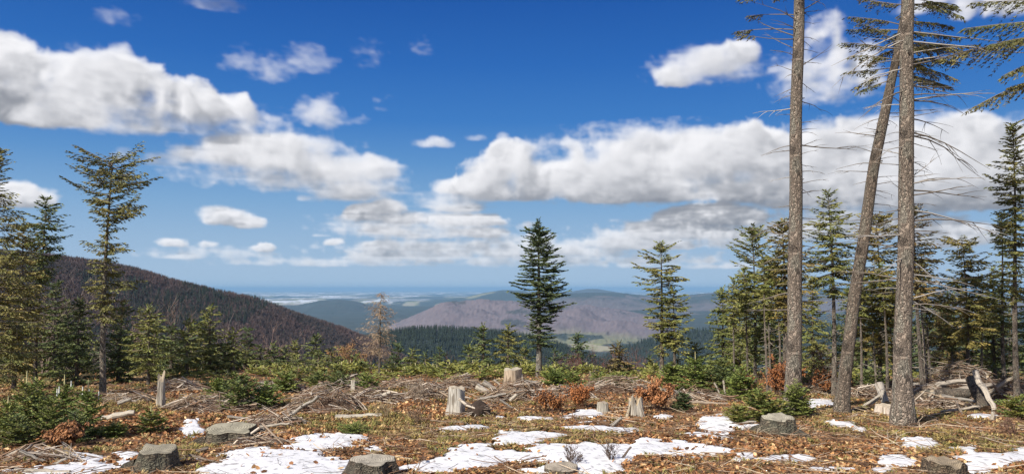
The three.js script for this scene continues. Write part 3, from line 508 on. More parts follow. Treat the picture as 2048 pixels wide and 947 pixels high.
tree(1757, 20.5, [[436, 6, 6], [452, 28, 30], [475, 36, 48], [505, 46, 56], [535, 40, 48], [570, 44, 48], [620, 56, 48], [660, 60, 50], [690, 44, 42], [716, 20, 20]], { tw: 9, label: 'broad yellowish spruce between the leaning trunk and the near right trunk', dead: 26, deadPx: 40, c: [.14, .135, .04], c2: [.26, .195, .045] });
tree(1728, 22, [[560, 10, 10], [600, 24, 20], [660, 30, 24], [700, 16, 14]], { tw: 7, label: 'thin trunked spruce right of the leaning trunk', dead: 24, deadPx: 36, c2: OLIVE });
tree(1789, 27, cone(590, 750, 38), { tw: 6, label: 'dark spruce behind the left side of the near right trunk', c: DARK, c2: DARK, dead: 10, deadPx: 30 });
tree(1836, 18.5, [[420, 6, 8], [445, 20, 24], [480, 30, 40], [505, 32, 52], [535, 24, 44], [570, 16, 34], [600, 10, 14]], { tw: 10, label: 'brownish spruce seen just right of the near right trunk', dead: 40, deadPx: 50, c: [.12, .115, .045], c2: BROWN });
tree(1880, 23, [[600, 14, 14], [630, 34, 34], [670, 48, 46], [710, 52, 50], [745, 44, 40]], { tw: 6, label: 'low spreading spruce behind the log pile, left of the flat-topped one', c: [.115, .108, .036], c2: BROWN, hang: .5 });
tree(1930, 19.5, [[482, 26, 24], [494, 46, 28], [512, 30, 40], [535, 22, 44], [552, 44, 60], [575, 56, 66], [605, 48, 50], [640, 58, 56], [670, 40, 40], [690, 14, 14]], { tw: 9, topUp: false, broken: true, label: 'flat-topped spruce with spread shelves behind the log pile', dead: 16, deadPx: 50, c: [.12, .128, .04], c2: [.22, .175, .05] });
tree(1962, 24, [[600, 10, 10], [640, 40, 36], [690, 50, 44], [735, 40, 40]], { tw: 6, label: 'dark low spruce behind the brush heap on the right', c: DARK, c2: GREEN });
tree(1986, 22, cone(540, 730, 38), { tw: 8, label: 'olive spruce with a visible trunk left of the tall edge spruce', c2: OLIVE, dead: 10, deadPx: 40 });
tree(2006, 20, [[432, 8, 8], [460, 16, 16], [478, 18, 22], [500, 10, 12], [550, 8, 8], [575, 22, 26], [620, 28, 28], [660, 10, 10]], { tw: 9, label: 'thin sparse spruce with half bare trunk close left of the tall edge spruce', dead: 50, deadPx: 34, deadFrom: .15, per: 4 });
tree(2033, 18, [[256, 6, 12], [285, 16, 24], [310, 14, 22], [350, 40, 36], [372, 46, 36], [395, 34, 40], [412, 20, 22], [440, 40, 30], [470, 36, 36], [500, 24, 24], [530, 10, 10], [560, 14, 14], [600, 8, 8]], { tw: 12, label: 'tall spruce at the right edge with patchy crown and long bare trunk', dead: 36, deadPx: 40, c: [.11, .13, .042], c2: [.18, .16, .05] });
tree(2068, 21, cone(530, 740, 50), { tw: 8, label: 'dense spruce cut off by the right edge of the view', c: DARK, c2: GREEN });

// ---------------------------------------------------------------- leafless larch, beech bushes
tree(760, 0, [[588, 12, 6], [598, 22, 8], [610, 18, 16], [625, 28, 26], [645, 34, 32], [668, 36, 30], [688, 34, 30], [704, 26, 20], [716, 10, 10]], { name: 'larch_tree', category: 'larch', foot: 752, tip: 588, tw: 6, bend: -.03, per: 6, c: [.24, .165, .11], c2: [.33, .25, .18], hang: .7, rise: .1, sag: .4, density: .85, broken: true, topUp: false, w: .0058, skip: .15, label: 'leafless brown larch with a crooked top in the middle distance', barkC: [.7, .66, .6] });
function bareShrub(b, r, base, h, spread, n, c, depth = 3, leaf, rad = .012) {
  const grow = (p, d, L, q, lev) => {
    const e = d.clone(), pts = [p.clone()], rr = [q]; let x = p.clone();
    for (let k = 0; k < 3; k++) { e.x += (r() - .5) * .3; e.z += (r() - .5) * .3; e.y += .06; e.normalize(); x = x.clone().addScaledVector(e, L / 3); pts.push(x); rr.push(Math.max(.002, q * (1 - .25 * (k + 1)))); }
    b.tube(pts, rr, 3, vary(c, r, .3), false);
    if (leaf && lev < 2) for (let k = 0; k < leaf.n; k++) { const i = 1 + Math.floor(r() * 3), a = r() * 6.283; leaf.b.blade(pts[i].x, pts[i].y, pts[i].z, Math.cos(a), -.3 - .8 * r(), Math.sin(a), leaf.size * (.7 + .6 * r()), leaf.size * .3, -Math.sin(a), (r() - .5) * .8, Math.cos(a), vary(leaf.c, r, .35), .1, .5); }
    if (lev > 0) { const m = 3 + Math.floor(r() * 2); for (let k = 0; k < m; k++) { const i = 1 + Math.floor(r() * 3), a = r() * 6.283; grow(pts[i], e.clone().add(V(Math.cos(a) * .75, .15 * (r() - .2), Math.sin(a) * .75)).normalize(), L * (.45 + .25 * r()), q * .55, lev - 1); } }
  };
  for (let k = 0; k < n; k++) { const a = r() * 6.283, s = spread * r(); grow(base.clone().add(V(Math.cos(a) * s * .4, 0, Math.sin(a) * s * .4)), V(Math.cos(a) * s / h * 1.4, 1, Math.sin(a) * s / h * 1.4).normalize(), h * (.45 + .2 * r()), rad, depth); }
}
function shrub(px, d, topPy, widthPx, o) { // leafless shrub or small beech
  const base = o.foot ? gp(px, o.foot) : standing(px, d), D = -base.z, h = at(px, topPy, D).y - base.y, r = rng(Math.round(px * 3 + topPy)), b = new GB(), lb = new GB();
  const t = thing(o.name ?? 'beech_bush', base.x, base.y, base.z, o.label, o.category ?? 'bush', o.group);
  bareShrub(b, r, V(0, 0, 0), h, widthPx / 2 * D / F, o.n ?? 8, o.c ?? [.17, .105, .08], o.depth ?? 3, o.leaf ? { b: lb, n: o.leaf, size: o.size ?? .045, c: o.lc ?? [.26, .10, .035] } : null, o.rad ?? h * .008);
  b.mesh('branches', twigMat, t).userData.kind = 'stuff'; if (lb.n) lb.mesh('dry_leaves', leafMat, t).userData.kind = 'stuff';
  return t;
}
shrub(700, 28, 688, 90, { n: 13, c: [.26, .165, .10], leaf: 2, lc: [.30, .17, .08], label: 'broad pale brown beech bush left of the larch foot' });
shrub(742, 31, 676, 56, { n: 8, c: [.22, .145, .11], label: 'thin brown beech bush behind the larch trunk' });
shrub(666, 33, 694, 46, { n: 7, c: [.20, .125, .09], label: 'small brown bush left of the broad pale brown beech bush' });
shrub(905, 38, 716, 46, { n: 8, c: [.17, .09, .075], label: 'reddish bush just right of the small dark narrow spruce' });
[[1112, 712, 66, 'reddish brown bush right against the fir trunk'], [1142, 706, 60, 'reddish brown bush under the small dark spruce right of the fir'], [1180, 702, 70, 'tall reddish brown bush right of the small dark spruce'], [1212, 712, 56, 'reddish brown bush left of the brownish young spruce'], [1256, 696, 60, 'tall reddish bush right behind the brownish young spruce'], [1284, 724, 40, 'low reddish bush left of the ragged tall spruce']].forEach(([px, top, w, label], i) => shrub(px, 33 + (i % 3) * 2, top, w, { n: 11, c: i % 2 ? [.20, .095, .08] : [.17, .085, .07], label, group: null }));
shrub(1634, 24, 690, 70, { n: 9, c: [.18, .09, .08], label: 'purplish leafless bush between the near left trunk and the pale bare trunk' });
[[95, 26, 590, 50, 'grey leafless tree before the hillside behind the thin spruce'], [135, 30, 574, 56, 'grey leafless tree left of the flat-crowned spruce'], [270, 32, 606, 60, 'brownish leafless tree right of the flat-crowned spruce'], [335, 34, 612, 54, 'leafless tree behind the short dark spruce'], [465, 37, 640, 60, 'pinkish leafless tree right of the pointed bright green spruce'], [520, 38, 660, 60, 'leafless tree right of the narrow dark spruce'], [572, 40, 676, 60, 'leafless tree before the foot of the brown hillside']].forEach(([px, d, top, w, label], i) => shrub(px, d, top, w, { name: 'bare_beech', category: 'bare tree', n: 7, c: [[.17, .125, .105], [.15, .12, .105], [.20, .135, .11]][i % 3], label, rad: .035 }));

[[1467, 19.5, 560, 5, 'thin pale stem left of the domed spruce foot'], [1491, 20, 540, 5, 'thin pale stem just left of the domed spruce trunk'], [1530, 19, 520, 6, 'left one of two thin stems right of the domed spruce'], [1538, 20, 540, 5, 'right one of two thin stems right of the domed spruce'], [1556, 19, 500, 5, 'thin pale stem two hand widths left of the near left trunk'], [1718, 19, 540, 6, 'thin pale stem directly right of the leaning trunk'], [1746, 20, 560, 5, 'thin pale stem between the leaning trunk and the broad yellowish spruce'], [1768, 19.5, 530, 7, 'pale stem just right of the broad yellowish spruce trunk'], [1780, 20.5, 560, 5, 'thin stem left against the near right trunk'], [1845, 19, 520, 8, 'pale stem close right of the near right trunk, the thicker of the pair there'], [1855, 20, 545, 6, 'slim pale stem second to the right of the near right trunk'], [1902, 21, 600, 5, 'thin stem left of the flat-topped spruce'], [1960, 20, 560, 6, 'pale stem right of the flat-topped spruce above the brush heap']].forEach(([px, d, top, tw, label], i) =>
  tree(px, d, [[top, 4, 4], [top + 20, 16, 16], [top + 50, 22, 22], [top + 80, 14, 14], [top + 96, 4, 4]], { tw, label, dead: 26, deadPx: 34, deadFrom: .08, barkC: [.80, .72, .64], deadC: [.30, .26, .21], c: GREEN, c2: OLIVE, per: 4 }));
// the thickets behind: copies of six, filling the rows
{
  const r = rng(123), protos = [], zones = [[-20, 190, 600, 690, 11, 'shaded spruce filling the thicket at the far left below the tall trees'], [190, 480, 640, 700, 15, 'spruce in the thicket below the brown hillside, behind the row at the left'], [480, 700, 690, 722, 9, 'short spruce in the low thicket between the brown hillside and the beech bush'], [770, 1060, 706, 728, 9, 'short spruce in the low thicket left of the tall fir'], [1290, 1430, 700, 730, 6, 'short spruce in the low thicket left of the right-hand stand'], [1440, 1800, 600, 700, 9, 'spruce in the shaded thicket behind the three near trunks'], [1800, 2070, 590, 690, 9, 'spruce in the shaded thicket behind the log pile']];
  zones.forEach(([x0, x1, t0, t1, n, label], zi) => {
    for (let i = 0; i < n; i++) {
      const px = lerp(x0, x1, (i + .2 + .6 * r()) / n), top = lerp(t0, t1, r()), d = 26 + 6 * r(), base = standing(px, d), D = -base.z, h = at(px, top, D).y - base.y, k = i % 2 + (zi % 3) * 2;
      if (!protos[k]) { const w = (36 + 5 * k); protos[k] = tree(px, d, cone(top, 768, w * .75, w * .7), { label, group: label, c: k % 2 ? DARK : GREEN, c2: [DARK, GREEN, OLIVE][k % 3], step: .07, w: .020, gap: .17, hang: .4, per: 5, rise: .15, sag: .5, seed: 400 + k }); protos[k].userData.h = h; continue; }
      const c = protos[k].clone(), q = h / protos[k].userData.h; c.name = numbered('spruce_tree'); c.position.copy(base); c.rotation.y = r() * 6.28; c.scale.set(clamp(q, .6, 1.15), q, clamp(q, .6, 1.15)); tag(c, label, 'conifer', label); scene.add(c);
    }
  });
  scene.traverse((o) => delete o.userData.h);
}

// ---------------------------------------------------------------- the three near trunks
function nearTrunk(o) { // o.line: [px, py, width px] from the foot up, at depth d
  const d = o.d, k = d / F, foot = gp(o.line[0][0], o.line[0][1]); foot.z = -d; foot.x = at(o.line[0][0], o.line[0][1], d).x; foot.y = groundY(foot.x, foot.z);
  const t = thing('spruce_tree', foot.x, foot.y, foot.z, o.label, 'conifer'), r = rng(o.seed), b = new GB();
  const P = (py) => { const l = o.line.map((q) => [-q[1], q[0]]), w = o.line.map((q) => [-q[1], q[2]]), p = at(table(l, -py), py, d).sub(foot); return [V(p.x, p.y, p.z), table(w, -py) / 2 * k]; };
  const pyFoot = o.line[0][1], pyTop = o.line[o.line.length - 1][1], pts = [V(0, -.25, 0)], rr = [P(pyFoot)[1] * 1.3], N = 70;
  for (let i = 0; i <= N; i++) { const [p, w] = P(lerp(pyFoot, pyTop, i / N)); p.z += .015 * Math.sin(i * .4 + o.seed); p.x += .012 * Math.sin(i * .23 + o.seed * 2); pts.push(p); rr.push(w * .95 * (1 + .24 * Math.exp(-i / 1.6)) * (1 + .035 * (r() - .5)) + ((i % 9) === (o.seed % 9) ? .0015 : 0)); }
  b.tube(pts, rr, 16, vary(o.c ?? BARKC, r, .06), true, 1);
  const g = b.geometry(), ps = g.attributes.position, us = g.attributes.uv;
  for (let i = 0; i < ps.count; i++) { const u = us.getX(i), v = us.getY(i), q = 1 + .05 * (loop3(u, v, 7, 2, 3) - .5) + (v < .35 ? (.35 - v) * .9 * (loop3(u, 0, 9, 1, 2) - .42) : 0); const a = P(pyFoot)[0]; const f = clamp(v / (pts[N + 1].y + .25)) * N, j = Math.min(N, Math.floor(f)) + 1, cx = pts[j].x, cz = pts[j].z; ps.setX(i, cx + (ps.getX(i) - cx) * q); ps.setZ(i, cz + (ps.getZ(i) - cz) * q); us.setXY(i, u, v * .55); }
  g.computeVertexNormals(); meshOf('trunk', g, barkMat, t);
  const knots = new GB();
  for (const [py, side, lenPx, rise, droop, pale] of o.branches) { // every dead branch is a part of its own
    const [p, w] = P(py), az = (side > 0 ? 0 : Math.PI) + (r() - .5) * 1.5, L = lenPx * k / Math.max(.55, Math.abs(Math.cos(az))), bb = new GB();
    twigline(bb, r, V(p.x + Math.cos(az) * w * .8, p.y, p.z + Math.sin(az) * w * .8), V(Math.cos(az), rise, Math.sin(az)), L, clamp(.006 + L * .007, .007, .015), vary(pale ? [.42, .39, .35] : [.20, .17, .14], r, .15), droop, lenPx > 60 ? 4 : 2);
    bb.mesh('branch', twigMat, t);
  }
  for (let i = 0; i < 46; i++) { const [p, w] = P(lerp(pyFoot - 60, pyTop, r())), az = r() * 6.283; knots.tube([V(p.x + Math.cos(az) * w * .9, p.y, p.z + Math.sin(az) * w * .9), V(p.x + Math.cos(az) * (w + .015 + .03 * r()), p.y + .01, p.z + Math.sin(az) * (w + .02 + .03 * r()))], [.012, .007], 5, vary([.13, .11, .09], r, .3)); }
  knots.mesh('branch_stubs', twigMat, t).userData.kind = 'stuff';
  const nd = new GB(), tw = new GB();
  for (const [py, side, lenPx, slope, bare, z] of o.live ?? []) { const [p, w] = P(py), az = (side > 0 ? 0 : Math.PI) + (z ?? (r() - .5) * 1.2); bough(tw, nd, r, p, az, lenPx * k, slope, -.1 + (r() - .5) * .3, { c: o.green ?? [.08, .092, .036], c2: [.15, .128, .048], step: .042, w: .011, hang: .5, bare, density: 1.7, rad: .014 }); }
  if (nd.n) { nd.mesh('crown', leafMat, t); tw.mesh('limbs', twigMat, t).userData.kind = 'stuff'; }
  return t;
}
{
  const rb = (seed, n, y0, y1, l0, l1, bias, pale) => { const r = rng(seed); return Array.from({ length: n }, (_, i) => [lerp(y0, y1, (i + r() * .9) / n), r() < bias ? 1 : -1, lerp(l0, l1, r() * r()), (r() - .5) * .5 + .05, .1 + .5 * r(), r() < pale]); };
  const canopy = (seed, n, y0, y1, l) => { const r = rng(seed); return Array.from({ length: n }, (_, i) => [lerp(y0, y1, i / n), r() < .5 ? -1 : 1, l * (.5 + .6 * r()), -.1 + .3 * (r() - .5), .25 + .2 * r(), r() * 6.283]); };
  nearTrunk({ seed: 5, d: 14.6, line: [[1588, 800, 33], [1590, 700, 30], [1590, 560, 29], [1591, 400, 27], [1594, 250, 25], [1597, 80, 23], [1599, -60, 21], [1602, -260, 16], [1604, -480, 8]], label: 'near left trunk of the three tall bare spruces, straight, running out of the frame', branches: [...rb(8, 50, -30, 640, 26, 115, .55, .18), [70, -1, 95, .55, -.1, 0], [95, -1, 60, .8, .1, 0], [40, -1, 90, .5, .3, 0], [20, 1, 75, .35, -.1, 0], [130, 1, 60, .5, 0, 0], [290, 1, 120, .05, .3, 0], [300, -1, 60, -.1, .2, 0]], live: [[60, -1, 120, .15, .72, .3], [78, -1, 130, -.02, .74, -.25], [30, -1, 95, .3, .7, .5], [-10, -1, 120, .1, .6, .1], ...canopy(3, 44, -40, -470, 95)] });
  nearTrunk({ seed: 14, d: 13.2, line: [[1805, 828, 41], [1807, 740, 36], [1810, 600, 33], [1812, 420, 31], [1814, 250, 29], [1816, 80, 27], [1817, -60, 25], [1820, -260, 20], [1823, -520, 8]], label: 'near right trunk of the three tall bare spruces, the thickest, with long pale dead branches', branches: [...rb(17, 34, 60, 640, 50, 190, .78, .4), ...rb(18, 22, 80, 620, 40, 150, .1, .3), [65, 1, 190, .0, .25, 1], [85, 1, 210, -.25, .15, 1], [170, 1, 160, .0, .2, 1], [200, 1, 130, .05, .2, 1], [265, 1, 160, -.1, .9, 0], [270, 1, 190, 0, .8, 0], [235, 1, 110, .1, .6, 0], [355, 1, 70, .6, -.1, 0], [65, -1, 130, -.25, .2, 1], [80, -1, 140, -.35, .1, 1], [560, 1, 150, -.2, .2, 1], [600, 1, 90, -.5, .1, 1], [520, 1, 110, -.9, .2, 1], [380, 1, 150, -.1, .25, 0], [420, 1, 170, -.1, .2, 1], [470, -1, 150, -.05, .1, 1]], live: [[8, 1, 100, -.1, .35, .3], [-5, 1, 130, 0, .3, -.2], ...canopy(6, 46, -60, -510, 105)] });
  nearTrunk({ seed: 23, d: 14.9, c: [.52, .46, .40], line: [[1684, 806, 27], [1697, 700, 25], [1714, 570, 24], [1733, 430, 23], [1752, 320, 22], [1772, 220, 20], [1790, 130, 17], [1806, 40, 14], [1820, -40, 10], [1834, -150, 4]], label: 'leaning trunk between the two straight near spruces, with a dark crown at the frame top', branches: [...rb(27, 26, 180, 640, 30, 90, .6, .15), ...rb(29, 14, 200, 560, 30, 95, .2, .2)], live: [[120, -1, 90, .3, .2], [100, -1, 105, .35, .2, .2], [85, -1, 100, .5, .2, -.3], [60, -1, 95, .2, .15, .3], [50, -1, 100, .35, .2], [135, -1, 90, .0, .3, .4], [150, -1, 70, -.1, .3], [160, -1, 60, -.1, .3, .4], [70, 1, 110, 0, .1, .2], [80, 1, 130, .05, .1, -.1], [90, 1, 120, -.05, .1, .4], [95, 1, 140, .0, .2], [110, 1, 120, -.1, .1, -.4], [120, 1, 130, .0, .15], [130, 1, 110, -.1, .2, .1], [145, 1, 120, -.12, .2], [150, 1, 100, -.2, .3, .5], [40, 1, 100, .1, .1, .1], [20, 1, 90, .2, .1], [10, -1, 90, .2, .1], [-20, 1, 80, .2, .1], [-30, -1, 70, .3, .1], [-70, 1, 60, .3, .1, 1], [-90, -1, 50, .3, .1, 2], [100, -1, 80, .1, .1, 1.2], [110, 1, 90, 0, .1, 1.3], [60, 1, 80, .1, .1, -1.4], [40, -1, 80, .1, .1, -1.3]] });
  // the spruce whose trunk stands beyond the right edge: its boughs hang into the corner of the view
  nearTrunk({ seed: 35, d: 12.2, line: [[2170, 840, 38], [2170, 400, 32], [2172, 0, 28], [2174, -300, 18], [2176, -560, 6]], label: 'spruce beyond the right edge, its needled boughs hanging into the top right corner', branches: rb(41, 12, 200, 640, 40, 110, .5, .2), live: [[30, -1, 240, -.02, .35, .1], [60, -1, 230, -.10, .4, -.15], [75, -1, 270, -.02, .35, .25], [110, -1, 190, -.12, .45, -.1], [125, -1, 210, -.2, .4, .2], [150, -1, 160, -.15, .5, .0], [0, -1, 200, .1, .4, .3], [45, -1, 180, .0, .3, -.4], ...canopy(9, 30, -60, -540, 110)] });
}

// ---------------------------------------------------------------- stumps
const woodMat = new THREE.MeshStandardMaterial({ map: ringMap, vertexColors: true, roughness: .95 });
const greyMat = new THREE.MeshStandardMaterial({ map: fibreMap, bumpMap: fibreBump, bumpScale: .012, vertexColors: true, roughness: .95 });
function stump(px, topPy, basePy, wTop, wBase, o) {
  const base = gp(px, basePy), D = -base.z, k = D / F, r = rng(Math.round(px)), h = Math.max(.08, at(px, topPy, D).y - base.y), r0 = wTop / 2 * k, r1 = wBase / 2 * k;
  const t = thing(o.name ?? 'tree_stump', base.x, base.y, base.z - r1 * .5, o.label, o.category ?? 'stump');
  const b = new GB(), S = 28, H = 9, rim = [], tilt = o.tilt ?? 0, tz = (o.tz ?? .12) * .42, seed = px * .37;
  const rings = [];
  for (let i = 0; i <= H; i++) { const u = i / H, ring = []; for (let j = 0; j <= S; j++) {
    const a = (j % S) / S * 2 * Math.PI, root = Math.pow(1 - u, 2.2), lobes = 1 + root * 1.5 * (n3(Math.cos(a) * 1.8 + seed, Math.sin(a) * 1.8, 1.3) - .40) + .44 * (n3(Math.cos(a) * 2.0 + seed, Math.sin(a) * 2.0, u * 1.2) - .5) + .20 * (n3(Math.cos(a) * 7 + seed, Math.sin(a) * 7, u * 3) - .5), rad = lerp(r1, r0, Math.pow(u, .5)) * lobes;
    const rim = .13 * h * u * u * (n3(Math.cos(a) * 2 + seed, Math.sin(a) * 2, 9) - .5), jag = rim + (o.jag ? u * u * o.jag * h * (n3(Math.cos(a) * 3 + seed, Math.sin(a) * 3, 5) - .4) : 0);
    ring.push(V(Math.cos(a) * rad + (o.lean ?? 0) * h * u, lerp(-.12, h, u) + u * (Math.cos(a) * rad * tilt - Math.sin(a) * rad * tz) + jag, Math.sin(a) * rad));
  } rings.push(ring); }
  const c = o.c ?? [.5, .46, .4];
  const ids = rings.map((ring, i) => ring.map((p, j) => b.v(p.x, p.y, p.z, vary(c, r, .08), j / S, p.y * (o.uvk ?? 1.2))));
  for (let i = 0; i < H; i++) for (let j = 0; j < S; j++) b.i.push(ids[i][j], ids[i + 1][j + 1], ids[i][j + 1], ids[i][j], ids[i + 1][j], ids[i + 1][j + 1]);
  b.mesh('bark', o.fibre ? greyMat : barkMat, t);
  const f = new GB(), cc = o.top ?? [.56, .50, .42], m = rings[H], cx = V(); m.slice(0, S).forEach((p) => cx.add(p)); cx.multiplyScalar(1 / S);
  const mid = f.v(cx.x, cx.y - .01 , cx.z, cc, .5, .5), e1 = m.map((p) => { const q = V().lerpVectors(cx, p, .93); return f.v(q.x, q.y + .006, q.z, vary(cc, r, .06), .5 + (p.x - cx.x) / (2.3 * r0), .5 + (p.z - cx.z) / (2.3 * r0)); }), e2 = m.map((p) => f.v(p.x, p.y - .004, p.z, vary(cc, r, .1), .5 + (p.x - cx.x) / (2.1 * r0), .5 + (p.z - cx.z) / (2.1 * r0)));
  for (let j = 0; j < S; j++) { f.tri(mid, e1[j + 1], e1[j]); f.tri(e1[j], e1[j + 1], e2[j + 1]); f.tri(e1[j], e2[j + 1], e2[j]); }
  f.mesh('cut_face', woodMat, t);
  if (o.rootsOut) { for (let q = 0; q < o.rootsOut; q++) { const rt = new GB(), a = r() * 6.283, p = V(Math.cos(a) * r1 * .8, .06, Math.sin(a) * r1 * .8); rt.tube([p, V(p.x * 1.5, .03, p.z * 1.5), V(p.x * 2.1 + .05 * r(), -.06, p.z * 2.1)], [r1 * .22, r1 * .14, r1 * .05], 6, c, false); rt.mesh('root', barkMat, t); } }
  return t;
}
stump(318, 757, 816, 14, 20, { name: 'snag', label: 'slender broken grey snag standing below the spruce with a bare foot', jag: .5, fibre: true, c: [.50, .45, .38], top: [.5, .44, .36] });
stump(913, 776, 832, 33, 38, { label: 'pale upright stump left of the dark upturned roots', c: [.62, .58, .51], fibre: true, top: [.66, .60, .5], tilt: -.08 });
stump(1026, 739, 788, 33, 36, { label: 'tall upright stump with peeling reddish bark, before the fir', c: [.60, .47, .34], fibre: true, top: [.62, .58, .48] });
stump(707, 761, 783, 13, 16, { label: 'small pale stump far off between two brush heaps left of centre', c: [.62, .58, .5], fibre: true });
stump(447, 861, 893, 92, 112, { label: 'wide low mossy stump at the left with flaring sides', c: [.34, .30, .24], top: [.46, .45, .37], jag: .08, tz: .22, rootsOut: 4, tilt: -.02 });
stump(303, 903, 949, 70, 124, { label: 'weathered grey stump at the lower left beside the snow', c: [.30, .28, .22], top: [.40, .385, .32], jag: .08, tz: .26, tilt: -.08, rootsOut: 3 });
stump(738, 926, 966, 84, 136, { label: 'dark stump cut by the bottom edge of the view', c: [.26, .23, .19], top: [.52, .50, .45], jag: .06, tz: .18, tilt: -.03 });
stump(1272, 803, 836, 26, 38, { label: 'split pale stump with a spike of torn wood, right of centre', c: [.54, .49, .41], jag: .9, fibre: true, top: [.62, .52, .38] });
stump(1206, 805, 827, 20, 26, { label: 'small low stump left of the split pale stump', c: [.52, .48, .40], fibre: true });
stump(1568, 838, 874, 60, 98, { label: 'mossy grey stump in front of the near left trunk', c: [.36, .34, .27], top: [.52, .51, .44], jag: .08, tz: .2, tilt: .03, rootsOut: 3 });
stump(1778, 812, 832, 32, 44, { label: 'pale cut stump close against the foot of the near right trunk', c: [.72, .62, .52], fibre: true, top: [.74, .66, .55], tz: .3 });
stump(1905, 930, 962, 70, 92, { label: 'rotten stump at the bottom edge right of centre', c: [.34, .27, .20], top: [.40, .34, .26], jag: .5 });
stump(1125, 938, 952, 70, 84, { label: 'flat cut stump lying almost level with the snow at the bottom edge', c: [.4, .36, .3], top: [.50, .46, .40] });
stump(1808, 790, 806, 22, 30, { label: 'low stump behind the near right trunk', c: [.55, .48, .4], fibre: true });

// ---------------------------------------------------------------- logs, sticks and chips (ends given as pixels at one depth)
function log(a, b, basePy, rPx, o) {
  const D = -gp((a[0] + b[0]) / 2, basePy).z, k = D / F, p = at(a[0], a[1], D + (o.da ?? 0)), q = at(b[0], b[1], D + (o.db ?? 0)), r = rng(Math.round(a[0] + b[1] * 3)), r0 = rPx * k;
  const m = p.clone().add(q).multiplyScalar(.5), t = thing(o.name ?? 'log', m.x, m.y, m.z, o.label, o.category ?? 'log', o.group), g = new GB(), pts = [], rr = [], N = 7, cr = o.crook ?? .04, L = p.distanceTo(q);
  for (let i = 0; i <= N; i++) { const u = i / N; pts.push(V().lerpVectors(p, q, u).sub(m).add(V((r() - .5) * cr * L, (r() - .5) * cr * L, (r() - .5) * cr * L))); rr.push(r0 * lerp(1, o.taper ?? .75, u) * (1 + .1 * (r() - .5))); }
  g.tube(pts, rr, 10, vary(o.c ?? [.50, .45, .38], r, .08), false, 1.4);
  g.mesh(o.bark ? 'bark' : 'weathered_wood', o.bark ? barkMat : greyMat, t);
  for (const i of [0, N]) { const f = new GB(), n = V().subVectors(pts[i], pts[i ? i - 1 : 1]).normalize(), s = V().crossVectors(n, V(0, 1, .01)).normalize(), w = V().crossVectors(s, n), ring = [], c0 = o.end ?? [.70, .60, .46], ctr = pts[i].clone().addScaledVector(n, .004), mid = f.v(ctr.x, ctr.y, ctr.z, c0, .5, .5); for (let j = 0; j <= 12; j++) { const A = j / 12 * 6.2832, x = ctr.clone().addScaledVector(s, Math.cos(A) * rr[i] * .97).addScaledVector(w, Math.sin(A) * rr[i] * .97); ring.push(f.v(x.x, x.y, x.z, c0, .5 + .45 * Math.cos(A), .5 + .45 * Math.sin(A))); } for (let j = 0; j < 12; j++) f.tri(mid, ring[j], ring[j + 1]); f.mesh('cut_end', woodMat, t); }
  if (o.twigs) { const tb = new GB(); for (let i = 0; i < o.twigs; i++) { const j = 1 + Math.floor(r() * (N - 1)), a2 = r() * 6.283; twigline(tb, r, pts[j], V(Math.cos(a2), .3 + r(), Math.sin(a2)), L * (.12 + .2 * r()), r0 * .3, vary([.3, .26, .21], r, .2), .2, 1); } tb.mesh('side_twigs', twigMat, t).userData.kind = 'stuff'; }
  return t;
}
const PALE = [.74, .66, .54], GREYW = [.52, .47, .40], DARKW = [.32, .27, .22];
